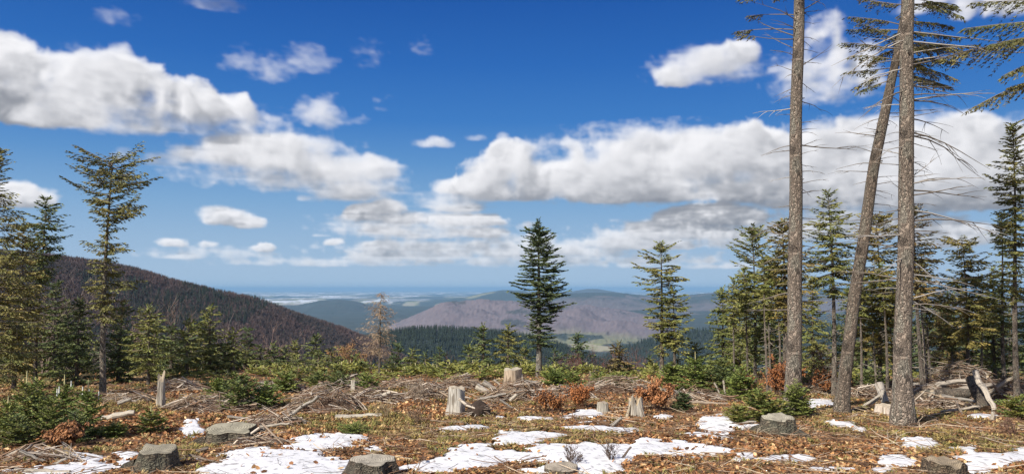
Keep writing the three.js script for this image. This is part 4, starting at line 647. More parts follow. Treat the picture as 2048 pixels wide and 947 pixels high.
[
  [[203, 838], [267, 824], 842, 7, { c: PALE, label: 'pale short log beside the left saplings', crook: .05 }],
  [[236, 806], [262, 797], 822, 4, { c: GREYW, label: 'thin grey log above the pale short log on the left' }],
  [[672, 834], [762, 829], 838, 5, { c: [.66, .60, .50], label: 'grey split log lying flat left of centre', crook: .03 }],
  [[733, 802], [781, 784], 806, 4.5, { c: PALE, label: 'straight pale pole tilted up left of the pale upright stump' }],
  [[556, 846], [636, 793], 848, 4, { c: GREYW, label: 'long grey pole leaning up to the tip of the tent-like brush heap', twigs: 4 }],
  [[634, 800], [666, 819], 824, 2.5, { c: PALE, label: 'short pale stick sloping right from the tent-like brush heap' }],
  [[405, 796], [452, 816], 822, 2.6, { c: PALE, label: 'pale stick crossing the left brush heap' }],
  [[372, 812], [436, 790], 822, 2.6, { c: GREYW, label: 'grey stick slanting over the left brush heap', twigs: 3 }],
  [[455, 832], [500, 838], 842, 3, { c: GREYW, label: 'grey branch above the wide low mossy stump' }],
  [[520, 852], [580, 846], 858, 3, { c: PALE, label: 'pale thin branch right of the wide low mossy stump' }],
  [[470, 866], [530, 857], 872, 5, { c: DARKW, label: 'dark weathered branch lying on the rim of the wide low stump', da: -.5, db: -.5 }],
  [[952, 772], [976, 784], 790, 7, { c: PALE, label: 'short pale log end left of the tall upright stump', end: [.8, .68, .5] }],
  [[966, 764], [990, 778], 786, 6, { c: GREYW, label: 'grey log piece behind the short pale log end' }],
  [[988, 759], [1000, 769], 786, 2.5, { c: PALE, label: 'pale stick poking up left of the tall upright stump' }],
  [[1043, 748], [1047, 770], 786, 3, { c: PALE, label: 'upright pale splinter right against the tall upright stump' }],
  [[1048, 762], [1080, 766], 786, 4, { c: GREYW, label: 'grey branch right of the tall upright stump', twigs: 3 }],
  [[1020, 800], [1034, 788], 808, 4, { c: PALE, label: 'stubby pale stick in front of the tall upright stump' }],
  [[1000, 798], [1026, 816], 820, 2.5, { c: GREYW, label: 'thin stick sloping down before the tall upright stump' }],
  [[958, 796], [1010, 788], 808, 3, { c: GREYW, label: 'curved grey branch between the upturned roots and the tall stump', crook: .1 }],
  [[1078, 798], [1098, 808], 814, 8, { name: 'wood_chip', c: [.85, .76, .64], label: 'broad white wood chip right of the tall upright stump', category: 'wood chunk', end: [.85, .76, .62], taper: .6 }],
  [[1222, 852], [1244, 834], 856, 4, { c: GREYW, label: 'broken grey stick before the split pale stump' }],
  [[1254, 834], [1262, 806], 836, 4, { name: 'wood_splinter', c: [.78, .66, .48], label: 'tall yellowish splinter on the left of the split pale stump', category: 'splinter', taper: .3 }],
  [[1378, 804], [1456, 806], 810, 3.5, { c: [.60, .48, .36], label: 'thin brown pole lying level left of the near left trunk' }],
  [[1429, 765], [1444, 793], 797, 2.2, { c: PALE, label: 'left one of two pale sticks standing before the right-hand stand' }],
  [[1447, 760], [1452, 797], 799, 2.2, { c: PALE, label: 'right one of two pale sticks standing before the right-hand stand' }],
  [[1330, 792], [1362, 783], 800, 2.5, { c: GREYW, label: 'grey stick right of the coppery beech sapling' }],
  [[1322, 776], [1395, 790], 800, 2.2, { c: GREYW, label: 'long thin dead branch arching right of the coppery beech sapling', crook: .06, twigs: 4 }],
  [[1460, 848], [1512, 842], 852, 2.4, { c: PALE, label: 'pale bare branch leading to the mossy grey stump', crook: .06 }],
  [[1488, 858], [1528, 850], 862, 3.5, { c: [.80, .74, .66], label: 'white bent branch on the snow beside the mossy grey stump', crook: .1 }],
  [[1758, 768], [1772, 806], 812, 9, { c: GREYW, label: 'leaning grey slab left of the near right trunk', db: -.3 }],
  [[1826, 800], [1880, 806], 812, 7, { c: [.58, .5, .4], label: 'pale short log at the front left of the log pile', da: .3, db: .3, end: [.8, .66, .5] }],
  [[1860, 776], [1960, 792], 806, 5, { c: [.44, .34, .26], label: 'long brown branch across the back of the log pile', crook: .05, twigs: 4 }],
  [[1890, 806], [1945, 780], 812, 3, { c: [.6, .5, .4], label: 'pale stick slanting up to the right before the log pile', twigs: 2 }],
  [[1738, 812], [1768, 782], 814, 4, { c: GREYW, label: 'grey pole leaning on the slab left of the near right trunk' }],
  [[1722, 816], [1762, 790], 816, 3, { c: PALE, label: 'thin pale pole leaning left of the slab by the near right trunk' }],
  [[2000, 770], [2034, 790], 806, 3, { c: [.5, .4, .3], label: 'brown stick at the right end of the brush heap' }],
  [[1836, 786], [1918, 796], 810, 10, { c: [.60, .53, .44], bark: true, label: 'grey log resting across the front of the thick middle log', da: .25, db: .25, end: [.74, .62, .46] }],
  [[1870, 770], [1950, 758], 808, 5, { c: [.62, .54, .44], label: 'bleached branch along the top of the brush heap', crook: .05, twigs: 3 }],
  [[1905, 782], [1985, 768], 808, 6, { c: [.5, .43, .35], label: 'grey log sticking out behind the pair of leaning logs', crook: .04 }],
  [[1880, 824], [1960, 812], 828, 3, { c: [.64, .55, .44], label: 'pale stick on the ground in front of the log pile', crook: .04, twigs: 3 }],
  [[1690, 836], [1716, 828], 838, 2.5, { c: PALE, label: 'pale stick in the straw left of the pale cut stump' }],
  [[1818, 772], [1893, 768], 800, 6, { c: [.72, .66, .56], label: 'pale bleached log on top of the log pile', crook: .06 }],
  [[1816, 792], [1848, 800], 812, 14, { c: [.56, .48, .38], bark: true, label: 'thick log with its cut end to the right, lowest of the log pile', taper: .95, end: [.72, .58, .4] }],
  [[1848, 792], [1936, 786], 812, 13, { c: GREYW, bark: true, label: 'thick grey brown log in the middle of the log pile', crook: .03 }],
  [[1822, 782], [1900, 780], 806, 9, { c: DARKW, bark: true, label: 'dark log behind the pale bleached log', crook: .03 }],
  [[1860, 808], [1866, 780], 814, 6, { c: [.66, .6, .5], label: 'short crooked root standing against the log pile', crook: .12 }],
  [[1882, 790], [1952, 804], 816, 4, { c: GREYW, label: 'thin grey log slanting in front of the log pile' }],
  [[1944, 757], [1970, 817], 820, 11, { c: GREYW, bark: true, label: 'thick leaning log, left one of the pair on the brush heap', taper: .95, db: -.5 }],
  [[1950, 742], [1992, 822], 824, 6, { c: [.66, .58, .48], label: 'thin bleached leaning log, right one of the pair on the brush heap', db: -.6 }],
  [[1974, 786], [2032, 752], 806, 5, { c: [.50, .42, .32], label: 'log slanting up to the right out of the brush heap', end: [.78, .66, .48] }],
  [[1976, 752], [1998, 784], 806, 3, { c: [.42, .30, .22], label: 'brown stick behind the pair of leaning logs' }],
  [[1912, 800], [1926, 830], 832, 2.6, { c: [.62, .5, .4], label: 'upright stake before the log pile' }],
  [[1900, 760], [1909, 732], 790, 2, { c: PALE, label: 'pale forked branch rising from the brush heap', twigs: 3 }],
  [[2010, 806], [2040, 818], 826, 5, { c: [.58, .48, .38], label: 'short log at the right edge below the brush heap' }],
  [[1985, 840], [1987, 822], 842, 4, { c: PALE, label: 'small pale peg right of the pile of logs' }],
  [[8, 914], [44, 896], 918, 3.5, { c: PALE, label: 'pale stick at the lower left corner leaning inward' }],
  [[40, 902], [92, 924], 930, 3.5, { c: GREYW, label: 'grey branch crossing the other sticks at the lower left' }],
  [[28, 938], [140, 943], 950, 4, { c: PALE, label: 'long pale branch lying along the snow at the lower left', crook: .03 }],
  [[98, 932], [132, 915], 936, 2.8, { c: PALE, label: 'forked pale stick above the long branch at the lower left' }],
  [[44, 898], [88, 886], 904, 3, { c: [.5, .38, .28], label: 'brown stick in front of the left saplings' }],
  [[118, 880], [138, 896], 902, 2, { c: GREYW, label: 'thin twig leaning on the coppery bush at the left' }],
  [[380, 908], [440, 924], 930, 2.5, { c: [.6, .48, .36], label: 'curved brown stick left of the large snow patch', crook: .07 }],
  [[392, 902], [416, 895], 910, 4, { c: DARKW, label: 'short dark log below the wide low mossy stump' }],
  [[1245, 915], [1262, 893], 922, 2.4, { c: [.3, .22, .17], label: 'dark forked branch sticking out of the snow in the centre', twigs: 3 }],
].forEach((a) => log(...a));

// upturned roots by the pale stump
{
  const base = gp(958, 834), r = rng(61), t = thing('upturned_roots', base.x, base.y, base.z, 'dark upturned root plate with pale roots beside the pale upright stump', 'root plate'), b = new GB();
  const g = new THREE.IcosahedronGeometry(.19, 3), p = g.attributes.position, col = new Float32Array(p.count * 3);
  for (let i = 0; i < p.count; i++) { const v = V().fromBufferAttribute(p, i), k = .65 + .8 * fbm(v.x * 7 + 3, v.y * 7, v.z * 7, 4); p.setXYZ(i, v.x * k * 1.05, v.y * k * .85 + .12, v.z * k * .7); col.set(vary([.045, .03, .022], r, .4), i * 3); }
  g.setAttribute('color', new THREE.BufferAttribute(col, 3)); g.computeVertexNormals(); meshOf('soil_clod', g, twigMat, t);
  for (let k = 0; k < 14; k++) { const q = new GB(), a = r() * 6.283, e = r() * 2 - .7; twigline(q, r, V(Math.cos(a) * .08, .12 + .08 * e, .08 * Math.sin(a) + .05), V(Math.cos(a), e, Math.sin(a) * .7 + .3), .18 + .2 * r(), .013, vary(k % 3 ? [.22, .17, .13] : [.55, .48, .40], r, .2), .4, 2); q.mesh('root', twigMat, t); }
  const arm = new GB(); arm.tube([V(-.36, .33, 0), V(-.22, .22, .06), V(-.06, .17, .1), V(.08, .15, .08)], [.03, .026, .02, .012], 6, [.60, .52, .42], true); arm.mesh('thick_root', twigMat, t);
}

// ---------------------------------------------------------------- brush heaps
function heapOf(px, basePy, halfPx, hPx, n, o) {
  const base = gp(px, basePy), D = -base.z, k = D / F, R0 = halfPx * k, H = hPx * k, r = rng(Math.round(px * 5 + basePy)), t = thing('brush_heap', base.x, base.y, base.z - R0 * .25, o.label, 'brush heap');
  if (hPx > 24) { const g = new GB(), id = [], A = 26, B = 7; for (let i = 0; i <= B; i++) for (let j = 0; j <= A; j++) { const q = i / B, a = (j % A) / A * 6.2832, x = Math.cos(a) * q * R0 * .95, z = Math.sin(a) * q * R0 * .42; id.push(g.v(x, groundY(base.x + x, base.z - R0 * .25 + z) - base.y - .03 + .46 * H * (1 - q * q) * (.55 + .9 * fbm(x * 4 + px, z * 4, 2, 3)), z, vary([.11, .066, .042], r, .4))); } for (let i = 0; i < B; i++) for (let j = 0; j < A; j++) { const a = id[i * (A + 1) + j], b = id[i * (A + 1) + j + 1], c = id[(i + 1) * (A + 1) + j], d = id[(i + 1) * (A + 1) + j + 1]; g.i.push(a, d, c, a, b, d); } g.mesh('litter_mound', twigMat, t); }
  const fine = new GB(), big = new GB(), cz = base.z - R0 * .25;
  for (let i = 0; i < n; i++) {
    const a = r() * 6.283, q = Math.sqrt(r()), x = Math.cos(a) * q * R0, z = Math.sin(a) * q * R0 * .45, gy = groundY(base.x + x, cz + z) - base.y, y = gy + H * Math.max(0, 1 - q * q) * Math.pow(r(), .45) + .015;
    const thick = r() < .16, L = (thick ? .35 + .6 * r() : .16 + .5 * r()) * (o.len ?? 1), az = r() * 6.283 + (o.dir ?? 0), d = V(Math.cos(az), (r() - .5) * .55 - (x / R0) * Math.cos(az) * .5, Math.sin(az) * .7), c = vary(r() < .34 ? [.56, .48, .39] : r() < .55 ? [.34, .255, .18] : [.23, .145, .095], r, .25);
    twigline(thick ? big : fine, r, V(x - d.x * L * .5, Math.max(gy, y - d.y * L * .5), z - d.z * L * .5), d, L, thick ? .013 + .010 * r() : .0045 + .0055 * r(), c, .25, 1);
  }
  fine.mesh('twigs', twigMat, t).userData.kind = 'stuff'; if (big.n) big.mesh('sticks', twigMat, t).userData.kind = 'stuff';
  return t;
}
[
  [425, 826, 120, 38, 420, 'wide brush heap behind the wide low mossy stump'], [640, 826, 85, 52, 380, 'tent-like brush heap left of centre'], [545, 852, 70, 22, 200, 'low brush heap left of the tent-like one'], [735, 806, 80, 32, 300, 'tangled brush around the straight pale pole'], [680, 782, 70, 26, 240, 'dark arched brush heap behind the tent-like one'],
  [865, 800, 70, 34, 340, 'grey brush heap left behind the pale upright stump'], [920, 776, 50, 26, 200, 'grey twiggy heap behind the pale upright stump'], [1040, 806, 85, 44, 420, 'brush heap round the tall upright stump'], [1130, 800, 70, 26, 260, 'low brush right of the white wood chip'], [1235, 786, 75, 34, 360, 'grey brush heap behind the split pale stump'],
  [1400, 802, 75, 22, 240, 'low brush round the thin brown pole'], [350, 784, 60, 26, 220, 'brush behind the slender snag'], [250, 806, 60, 18, 160, 'brush under the flat-crowned spruce'], [560, 782, 60, 20, 160, 'brush left of the small pale stump'], [805, 778, 70, 20, 220, 'brush strip left of the grey twiggy heap'],
  [1930, 806, 100, 84, 1000, 'high reddish brush heap under the leaning logs'], [1850, 812, 80, 44, 420, 'twigs round the foot of the log pile'], [1895, 822, 75, 22, 260, 'loose brush lying in front of the log pile'], [2010, 806, 65, 46, 380, 'brush at the right edge behind the short log'], [1740, 800, 50, 30, 220, 'brush between the leaning trunk and the near right trunk'], [1650, 790, 50, 18, 160, 'brush behind the leaning trunk foot'], [70, 926, 80, 16, 160, 'scattered sticks at the lower left'], [1480, 795, 40, 18, 140, 'brush before the green saplings right of centre'], [500, 895, 60, 10, 120, 'thin dead twigs left of the large snow patch'],
].forEach(([px, b, w, h, n, label]) => heapOf(px, b, w, h, Math.round(n * .9), { label }));

// ---------------------------------------------------------------- young spruces
function sapling(px, topPy, basePy, wPx, o = {}) {
  const base = gp(px, basePy), D = -base.z, k = D / F, h = (basePy - topPy) * k, half = wPx / 2 * k, top = h * (o.leader ? .80 : .96);
  const t = conifer({ name: 'young_spruce', category: 'young conifer', base, h, prof: [[top, .03, .03], [top * .85, half * .35, half * .35], [top * .55, half * .8, half * .8], [top * .25, half, half], [.02, half * .95, half * .95]], seed: Math.round(px * 3 + basePy), step: Math.min(D * .0024, h * .09 + .012), w: Math.min(D * .00085, h * .03), broken: true, gap: Math.min(.05 + D * .001, h * .09), per: 6, trunkR: Math.max(.008, h * .012), hang: .12, rise: .30, sag: .25, bare: .1, c: [.10, .145, .036], c2: [.18, .20, .05], barkC: [.6, .5, .36], density: 1.25, ...o });
  if (o.leader) { const b = new GB(), r = rng(px); for (let q = 0; q < (o.tips ?? 1); q++) { const x = q ? (r() - .5) * half * 1.3 : 0, z = q ? (r() - .5) * half : 0, y = q ? h * (.62 + .15 * r()) : h * .78; b.tube([V(x, y, z), V(x * 1.02, y + (q ? .12 : h * .22), z)], [.011, .007], 5, q ? [.85, .85, .8] : [.55, .50, .26], true); } b.mesh('leader_shoot', twigMat, t); }
  return t;
}
const LGREEN = [.15, .185, .042];
[
  [12, 792, 884, 78, 'leftmost foreground young spruce cut by the left edge', { leader: 1 }], [48, 744, 874, 72, 'tall young spruce with a long yellow leader at the far left', { leader: 1, c2: [.17, .165, .04] }], [92, 794, 888, 66, 'dark young spruce low in the middle of the left clump', { c: GREEN, c2: LGREEN }], [124, 752, 872, 70, 'young spruce with white-tipped leader in the middle of the left clump', { leader: 1, tips: 4 }], [172, 762, 878, 76, 'young spruce with white-tipped shoots at the right of the left clump', { leader: 1, tips: 4, c2: LGREEN }], [30, 832, 896, 60, 'low dark young spruce in front at the far left', { c: DARK }], [146, 826, 890, 58, 'low young spruce in front of the white-tipped ones', { c: DARK, c2: GREEN }], [70, 760, 862, 60, 'young spruce behind in the left clump, between the two tall leaders', {}],
  [300, 812, 866, 50, 'yellowish young spruce below the slender snag', { c2: [.19, .165, .04], leader: 1 }], [226, 842, 878, 40, 'small young spruce right of the left clump', { leader: 1 }], [480, 752, 822, 84, 'broad dark young spruce clump behind the wide brush heap', { c: DARK, c2: LGREEN }], [530, 770, 818, 60, 'young spruce right of the broad dark one', { c2: LGREEN }], [436, 762, 812, 52, 'young spruce left of the broad dark one', {}],
  [640, 748, 778, 56, 'dark low young spruce behind the tent-like brush heap', { c: DARK }], [676, 750, 780, 50, 'low young spruce left of the small pale stump', { c: DARK, c2: GREEN }], [735, 750, 782, 44, 'young spruce right of the small pale stump', {}], [570, 750, 784, 48, 'young spruce at the clearing edge left of the dark low one', {}],
  [1392, 704, 788, 70, 'green young spruce with spread arms before the right-hand stand', { leader: 1, c2: LGREEN }], [1445, 722, 792, 68, 'dark broad young spruce behind the two pale sticks', { c: DARK, c2: GREEN }], [1482, 736, 800, 62, 'young spruce left of the near left trunk', { c2: LGREEN }], [1345, 728, 782, 52, 'young spruce right of the coppery beech sapling', {}], [1594, 770, 838, 66, 'young spruce right at the foot of the near left trunk', { c: GREEN, c2: LGREEN }], [1526, 786, 848, 84, 'spreading yellowish young spruce before the mossy grey stump', { c2: [.19, .165, .04] }], [1550, 806, 846, 60, 'low dark young spruce beside the mossy grey stump', { c: DARK }], [1366, 782, 826, 26, 'thin dark young spruce right of the split pale stump', { c: DARK, c2: DARK }], [1240, 748, 776, 50, 'young spruce behind the grey brush heap', {}], [1196, 752, 778, 44, 'yellow green young spruce left behind the grey brush heap', { c2: LGREEN }], [1742, 742, 790, 56, 'young spruce right of the leaning trunk', { c: DARK, c2: GREEN }], [1476, 812, 846, 44, 'little yellowish young spruce right of the small snow patch', { c2: [.19, .165, .04] }], [2034, 796, 838, 60, 'yellow green young spruce at the right edge', { c2: [.2, .18, .04] }], [705, 850, 868, 60, 'tiny flattened young spruce left of centre', {}], [1110, 740, 770, 46, 'young spruce right of the fir foot', { c2: LGREEN }], [1145, 745, 772, 40, 'small young spruce second to the right of the fir foot', {}],
].forEach(([px, t, b, w, label, o]) => sapling(px, t, b, w, { label, ...o }));
{ // the green band of little ones along the far edge: copies of four
  const r = rng(77), protos = [];
  const bands = [[0, 'along the far edge left of the tent-like brush heap'], [620, 'at the far edge under the brown beech bush and the larch'], [800, 'at the far edge left of the tall upright stump'], [1040, 'at the far edge under the tall fir'], [1240, 'at the far edge under the ragged tall spruce'], [1430, 'among the trunks of the right-hand stand']];
  for (let i = 0; i < 128; i++) {
    const px = i < 90 ? lerp(540, 1420, (i + r()) / 90) : i < 104 ? lerp(210, 540, r()) : lerp(1440, 2040, r()), py = 744 + 26 * r() * r() + (px < 500 || px > 1450 ? 12 : 0), b = gp(px, py), s = .6 + .8 * r(), zone = bands.filter((q) => px >= q[0]).pop()[1], label = 'knee-high yellow green spruce ' + zone, group = 'little spruces ' + zone;
    if (protos.length < 5) { const t = sapling(px, py - 19, py, 26, { label, group, leader: 1, c: [.14, .165, .042], c2: [.24, .235, .055], seed: i + 5, density: .75, per: 4, step: .05, w: .016, gap: .075 }); protos.push(t); continue; }
    const c = protos[i % 5].clone(); c.name = numbered('young_spruce'); c.position.copy(b); c.rotation.y = r() * 6.28; c.scale.set(s * (.8 + .5 * r()), s, s * (.8 + .5 * r())); tag(c, label, null, group); scene.add(c);
  }
}
// small beeches that keep their coppery leaves, heather and dead shrubs
[
  [1312, 762, 822, 66, 'coppery beech sapling with dry leaves right of the split pale stump', { leaf: 5, n: 14, lc: [.30, .135, .06] }], [1158, 760, 818, 46, 'rusty brown shrub behind the white snow right of centre', { leaf: 2, n: 14, lc: [.28, .11, .04], c: [.20, .085, .04] }], [128, 848, 898, 70, 'coppery bush in front of the left saplings', { leaf: 5, n: 14, lc: [.25, .115, .05] }], [1556, 726, 800, 60, 'rusty leaved bush left of the near left trunk', { leaf: 6, n: 10, lc: [.24, .095, .035] }], [1490, 745, 790, 44, 'brown leaved bush before the stand on the right', { leaf: 5, n: 9, lc: [.22, .1, .04] }], [1648, 742, 790, 50, 'rusty bush behind the foot of the pale bare trunk', { leaf: 5, n: 9, lc: [.24, .1, .04] }], [1100, 782, 826, 60, 'low brown shrub right of the white wood chip', { leaf: 2, n: 12, lc: [.26, .11, .04] }], [840, 760, 806, 56, 'dry grey shrub at the far edge left of the grey twiggy heap', { n: 10, c: [.3, .24, .18] }], [2026, 838, 878, 50, 'bare reddish shrub at the right edge', { n: 9, c: [.22, .13, .09] }], [770, 800, 838, 50, 'bare straw coloured shrub right of the straight pale pole', { n: 10, c: [.33, .25, .15] }], [835, 812, 850, 60, 'bare brown shrub left of the pale upright stump', { n: 12, c: [.25, .17, .11] }], [1180, 735, 768, 16, 'thin dead stem standing at the far edge right of the fir', { n: 2, c: [.36, .28, .22] }], [1140, 892, 930, 70, 'bare dark twiglets poking out of the snow in the centre', { n: 9, c: [.13, .09, .07] }], [1222, 885, 925, 40, 'dark twiglets poking from the right end of the central snow', { n: 7, c: [.13, .09, .07] }], [640, 905, 915, 20, 'tiny dark twig on the large snow patch', { n: 3, c: [.1, .07, .05] }],
].forEach(([px, t, b, w, label, o]) => shrub(px, 0, t, w, { name: 'shrub', category: 'shrub', label, foot: b, rad: .006, ...o }));

// ---------------------------------------------------------------- melting snow
const snowMat = new THREE.MeshPhysicalMaterial({ color: new THREE.Color().setRGB(.77, .77, .78), roughness: .85, vertexColors: true });
const toPx = (x, y, z) => { const c = Math.cos(PITCH), s = Math.sin(PITCH), dy = y - EYE, f = -z * c + dy * s; return [PW / 2 + F * x / f, PH / 2 - F * (dy * c + z * s) / f]; };
const snows = [];
const snowAt = (x, z) => { let m = -9; const [px, py] = toPx(x, groundY(x, z), z); for (const e of snows) { const a = (px - e[0]) / e[2], b = (py - e[1]) / e[3], q = 1 - Math.sqrt(a * a + b * b); if (q > m) m = q; } return m + 1.5 * (fbm(x * 1.7 + 4, z * 1.5, 6, 3) - .5) + 1.15 * (fbm(x * 5, z * 9, 9, 4) - .5); };
function snow(label, list) {
  let x0 = 1e9, x1 = -1e9, z0 = 1e9, z1 = -1e9; snows.length = 0; snows.push(...list);
  for (const [cx, cy, rx, ry] of list) for (const [a, b] of [[-1.5, 0], [1.5, 0], [0, -1.5], [0, 1.5]]) { const p = gp(cx + a * rx, cy + b * ry); x0 = Math.min(x0, p.x); x1 = Math.max(x1, p.x); z0 = Math.min(z0, p.z); z1 = Math.max(z1, p.z); }
  const st = Math.max(.022, -z0 * .0019), nx = Math.ceil((x1 - x0) / st), nz = Math.ceil((z1 - z0) / (st * 1.5)), g = new GB(), id = [];
  for (let i = 0; i <= nz; i++) for (let j = 0; j <= nx; j++) { const x = x0 + j * st, z = z0 + i * st * 1.5, m = snowAt(x, z), y = groundY(x, z) - .012 + .045 * sstep(-.10, .30, m) + .010 * fbm(x * 9, z * 9, 2, 3) * sstep(0, .3, m), k = .96 + .06 * n2(x * 14, z * 14) - .5 * sstep(.66, .74, fbm(x * 20, z * 16, 4, 3)); id.push(m > -.14 ? g.v(x, y, z, [k, k, k]) : -1); }
  for (let i = 0; i < nz; i++) for (let j = 0; j < nx; j++) { const a = id[i * (nx + 1) + j], b = id[i * (nx + 1) + j + 1], c = id[(i + 1) * (nx + 1) + j], d = id[(i + 1) * (nx + 1) + j + 1]; if (a >= 0 && b >= 0 && c >= 0 && d >= 0) g.i.push(a, c, d, a, d, b); }
  if (g.i.length) tag(g.mesh('snow_patch', snowMat), label, 'snow patch');
  return list;
}
const allSnow = [
  ['large smooth snow patch left of centre reaching the bottom edge', [[560, 926, 140, 30], [640, 893, 85, 20], [690, 880, 40, 11], [470, 944, 80, 18], [600, 955, 190, 22]]],
  ['streaky snow patch at the lower left beside the weathered grey stump', [[190, 925, 70, 14], [250, 912, 32, 10], [130, 942, 80, 12], [60, 948, 60, 7]]],
  ['widest snow patch in the centre foreground, broken by leaf litter', [[1010, 912, 120, 18], [950, 926, 90, 12], [1060, 880, 75, 18], [1120, 905, 100, 22], [1180, 925, 90, 18], [880, 938, 60, 12], [1240, 905, 90, 14], [1120, 945, 120, 10]]],
  ['snow strip right of the widest patch', [[1345, 895, 80, 12], [1400, 906, 70, 9], [1300, 885, 30, 6]]],
  ['small snow patch left of the mossy grey stump', [[1432, 855, 40, 20], [1395, 869, 32, 6]]],
  ['snow patch before the small low stump right of centre', [[1170, 828, 40, 9], [1150, 835, 30, 4]]],
  ['thin snow streaks just above the widest snow patch', [[1170, 858, 70, 5], [1190, 845, 50, 4], [1235, 862, 40, 4]]],
  ['narrow snow sliver right below the pale upright stump', [[940, 857, 38, 6], [900, 862, 20, 4]]],
  ['thin snow sliver below the upturned roots', [[1060, 837, 44, 4], [1000, 836, 20, 3]]],
  ['broken little snow patch left of the wide low stump', [[385, 860, 26, 15]]],
  ['snow streak running right below the mossy grey stump', [[1570, 920, 70, 8], [1492, 916, 30, 11]]],
  ['snow streak at the bottom edge right of centre', [[1645, 942, 70, 6]]],
  ['little snow patch between the bottom stump and the near right trunk', [[1842, 891, 36, 10]]],
  ['snow patch left of the rotten stump at the bottom edge', [[1795, 926, 45, 16], [1770, 944, 30, 8]]],
  ['snow patch at the lower right corner', [[1940, 900, 34, 10], [1992, 918, 70, 15], [2040, 915, 50, 14], [1960, 940, 80, 12]]],
  ['two-part snow streak left below the near right trunk', [[1680, 851, 40, 7], [1718, 861, 22, 6], [1660, 846, 20, 5]]],
  ['snow remnant between the near left trunk and the leaning trunk', [[1640, 806, 34, 8], [1620, 815, 20, 5]]],
  ['snow remnant below the leaning logs on the right', [[1960, 834, 30, 4]]],
  ['dot of snow behind the split pale stump', [[1330, 835, 20, 4]]],
  ['fleck of snow left of the mossy grey stump foot', [[1505, 857, 26, 6]]],
].map(([label, list]) => snow(label, list));
snows.length = 0; allSnow.forEach((l) => snows.push(...l));

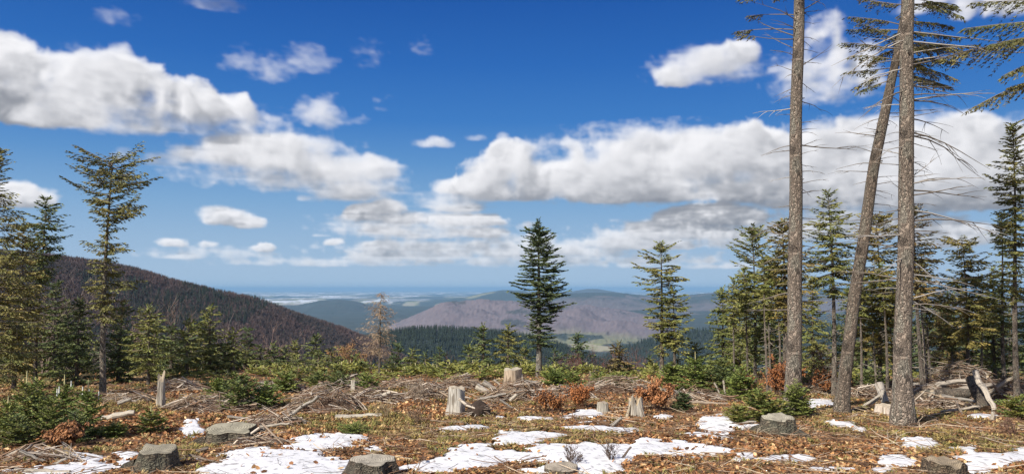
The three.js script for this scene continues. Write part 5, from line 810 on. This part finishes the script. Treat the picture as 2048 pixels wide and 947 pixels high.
// ---------------------------------------------------------------- leaf litter, grass, twigs: too many to count
function scatter(name, label, geometry, material, n, make) {
  const m = new THREE.InstancedMesh(geometry, material, n), M = new THREE.Matrix4(), q = new THREE.Quaternion(), e = new THREE.Euler(), c = new THREE.Color(); let i = 0, tries = 0;
  while (i < n && tries++ < n * 6) { const t = make(i); if (!t) continue; e.set(t.rx ?? 0, t.ry ?? 0, t.rz ?? 0, 'YXZ'); M.compose(t.p, q.setFromEuler(e), V(t.s * (t.sx ?? 1), t.s * (t.sy ?? 1), t.s)); m.setMatrixAt(i, M); m.setColorAt(i, c.setRGB(...t.c)); i++; }
  m.count = i; m.name = numbered(name); m.receiveShadow = m.castShadow = true; tag(m, label, null, null, 'stuff'); scene.add(m);
}
{
  const r = rng(91), spot = () => { const d = 6.5 / Math.pow(1 - r() * .94, .55); if (d > 31) return null; const x = (r() - .5) * 2 * (d * .70 + .8); return [x, -d]; };
  const leaf = () => { const b = new GB(); const P = [[0, 0, 0], [.35, .05, .28], [.75, .02, .24], [1, .10, 0], [.75, .02, -.24], [.35, .05, -.28], [.5, -.05, 0]].map(([x, y, z]) => b.v(x - .5, y, z, [1, 1, 1])); for (let k = 0; k < 6; k++) b.tri(P[6], P[k], P[(k + 1) % 6]); return b.geometry(); };
  const litterMat = new THREE.MeshStandardMaterial({ roughness: .8, side: THREE.DoubleSide });
  scatter('leaf_litter', 'dry rust and tan beech leaves strewn over the clearing', leaf(), litterMat, 200000, () => {
    const s = spot(); if (!s) return null; const [x, z] = s, m = snowAt(x, z), patch = fbm(x * .5, z * .5, 3, 3); if (m > -.02 && r() > .005) return null; if (patch < .40 && r() < .3) return null;
    const k = r(), c = k < .42 ? [.29, .125, .048] : k < .74 ? [.42, .225, .090] : k < .85 ? [.62, .42, .21] : [.085, .042, .022];
    return { p: V(x, groundY(x, z) + .008 + .03 * r() + (m > 0 ? .03 : 0), z), rx: (r() - .5) * 2.0, ry: r() * 6.283, rz: (r() - .5) * 2.0, s: .045 + .045 * r(), c: vary(c, r, .3) };
  });
  const tuft = (seed, n, len) => { const q = rng(seed), b = new GB(); for (let k = 0; k < n; k++) { const a = q() * 6.283, o = .25 + .9 * q(), L = len * (.5 + .7 * q()), x = Math.cos(a), z = Math.sin(a), w = .006; const p0 = [x * .03, 0, z * .03], p1 = [x * (.03 + L * .35 * o), L * .55, z * (.03 + L * .35 * o)], p2 = [x * (.03 + L * o), L * (.75 - .35 * o * q()), z * (.03 + L * o)], cc = vary([1, 1, 1], q, .3), i0 = b.v(p0[0] - z * w, p0[1], p0[2] + x * w, cc), i1 = b.v(p0[0] + z * w, p0[1], p0[2] - x * w, cc), i2 = b.v(p1[0] - z * w, p1[1], p1[2] + x * w, cc), i3 = b.v(p1[0] + z * w, p1[1], p1[2] - x * w, cc), i4 = b.v(...p2, cc); b.i.push(i0, i1, i3, i0, i3, i2, i2, i3, i4); } return b.geometry(); };
  const grassMat = new THREE.MeshStandardMaterial({ roughness: .9, side: THREE.DoubleSide, vertexColors: true });
  scatter('dry_grass', 'straw and olive grass tufts over the clearing', tuft(5, 22, .11), grassMat, 13000, () => {
    const s = spot(); if (!s) return null; const [x, z] = s, g = fbm(x * .35 + 3, z * .35, 8, 3) + .25 * (fbm(x * 1.4, z * 1.4, 4, 2) - .5); if (g < .52 && r() < .92) return null; if (snowAt(x, z) > -.05) return null;
    const k = r(), c = k < .45 ? [.30, .225, .075] : k < .78 ? [.20, .185, .050] : [.44, .33, .15];
    return { p: V(x, groundY(x, z) - .01, z), ry: r() * 6.283, rx: (r() - .5) * .3, s: .5 + .7 * r(), c: vary(c, r, .25) };
  });
  const stick = (seed) => { const q = rng(seed), b = new GB(), pts = [], rr = []; let y = 0, z = 0; for (let k = 0; k < 5; k++) { pts.push(V(k / 4 - .5, y, z)); y += (q() - .45) * .06; z += (q() - .5) * .14; rr.push(.011 * (1 - .6 * k / 4)); } b.tube(pts, rr, 4, [1, 1, 1], false); const p = pts[2]; b.tube([p, V(p.x + .18, p.y + .05, p.z + .12), V(p.x + .32, p.y + .06, p.z + .26)], [.006, .004, .002], 3, [1, 1, 1], false); return b.geometry(); };
  for (const [seed, n, lo, hi, name, label] of [[3, 16000, .12, .4, 'twig_litter', 'small dead twigs strewn over the clearing'], [9, 4600, .35, 1.0, 'fallen_sticks', 'grey and brown fallen sticks strewn over the clearing']])
    scatter(name, label, stick(seed), twigMat, n, () => {
      const s = spot(); if (!s) return null; const [x, z] = s, m = snowAt(x, z); if (m > 0 && r() > (name === 'fallen_sticks' ? .02 : .07)) return null;
      if (name === 'fallen_sticks' && (-z < 11.5 ? r() < .75 : fbm(x * .3 + 20, z * .3, 1, 2) < .45)) return null;
      const k = r(), c = m > 0 ? [.09, .065, .05] : k < .18 ? [.54, .43, .31] : k < .6 ? [.29, .175, .10] : [.14, .08, .045];
      return { p: V(x, groundY(x, z) + .02 + .035 * r() + (m > 0 ? .03 : 0), z), ry: r() * 6.283, rz: (r() - .5) * .35, s: lerp(lo, hi, r() * r()), sx: 1, c: vary(c, r, .25) };
    });
}
renderer.render(scene, camera);
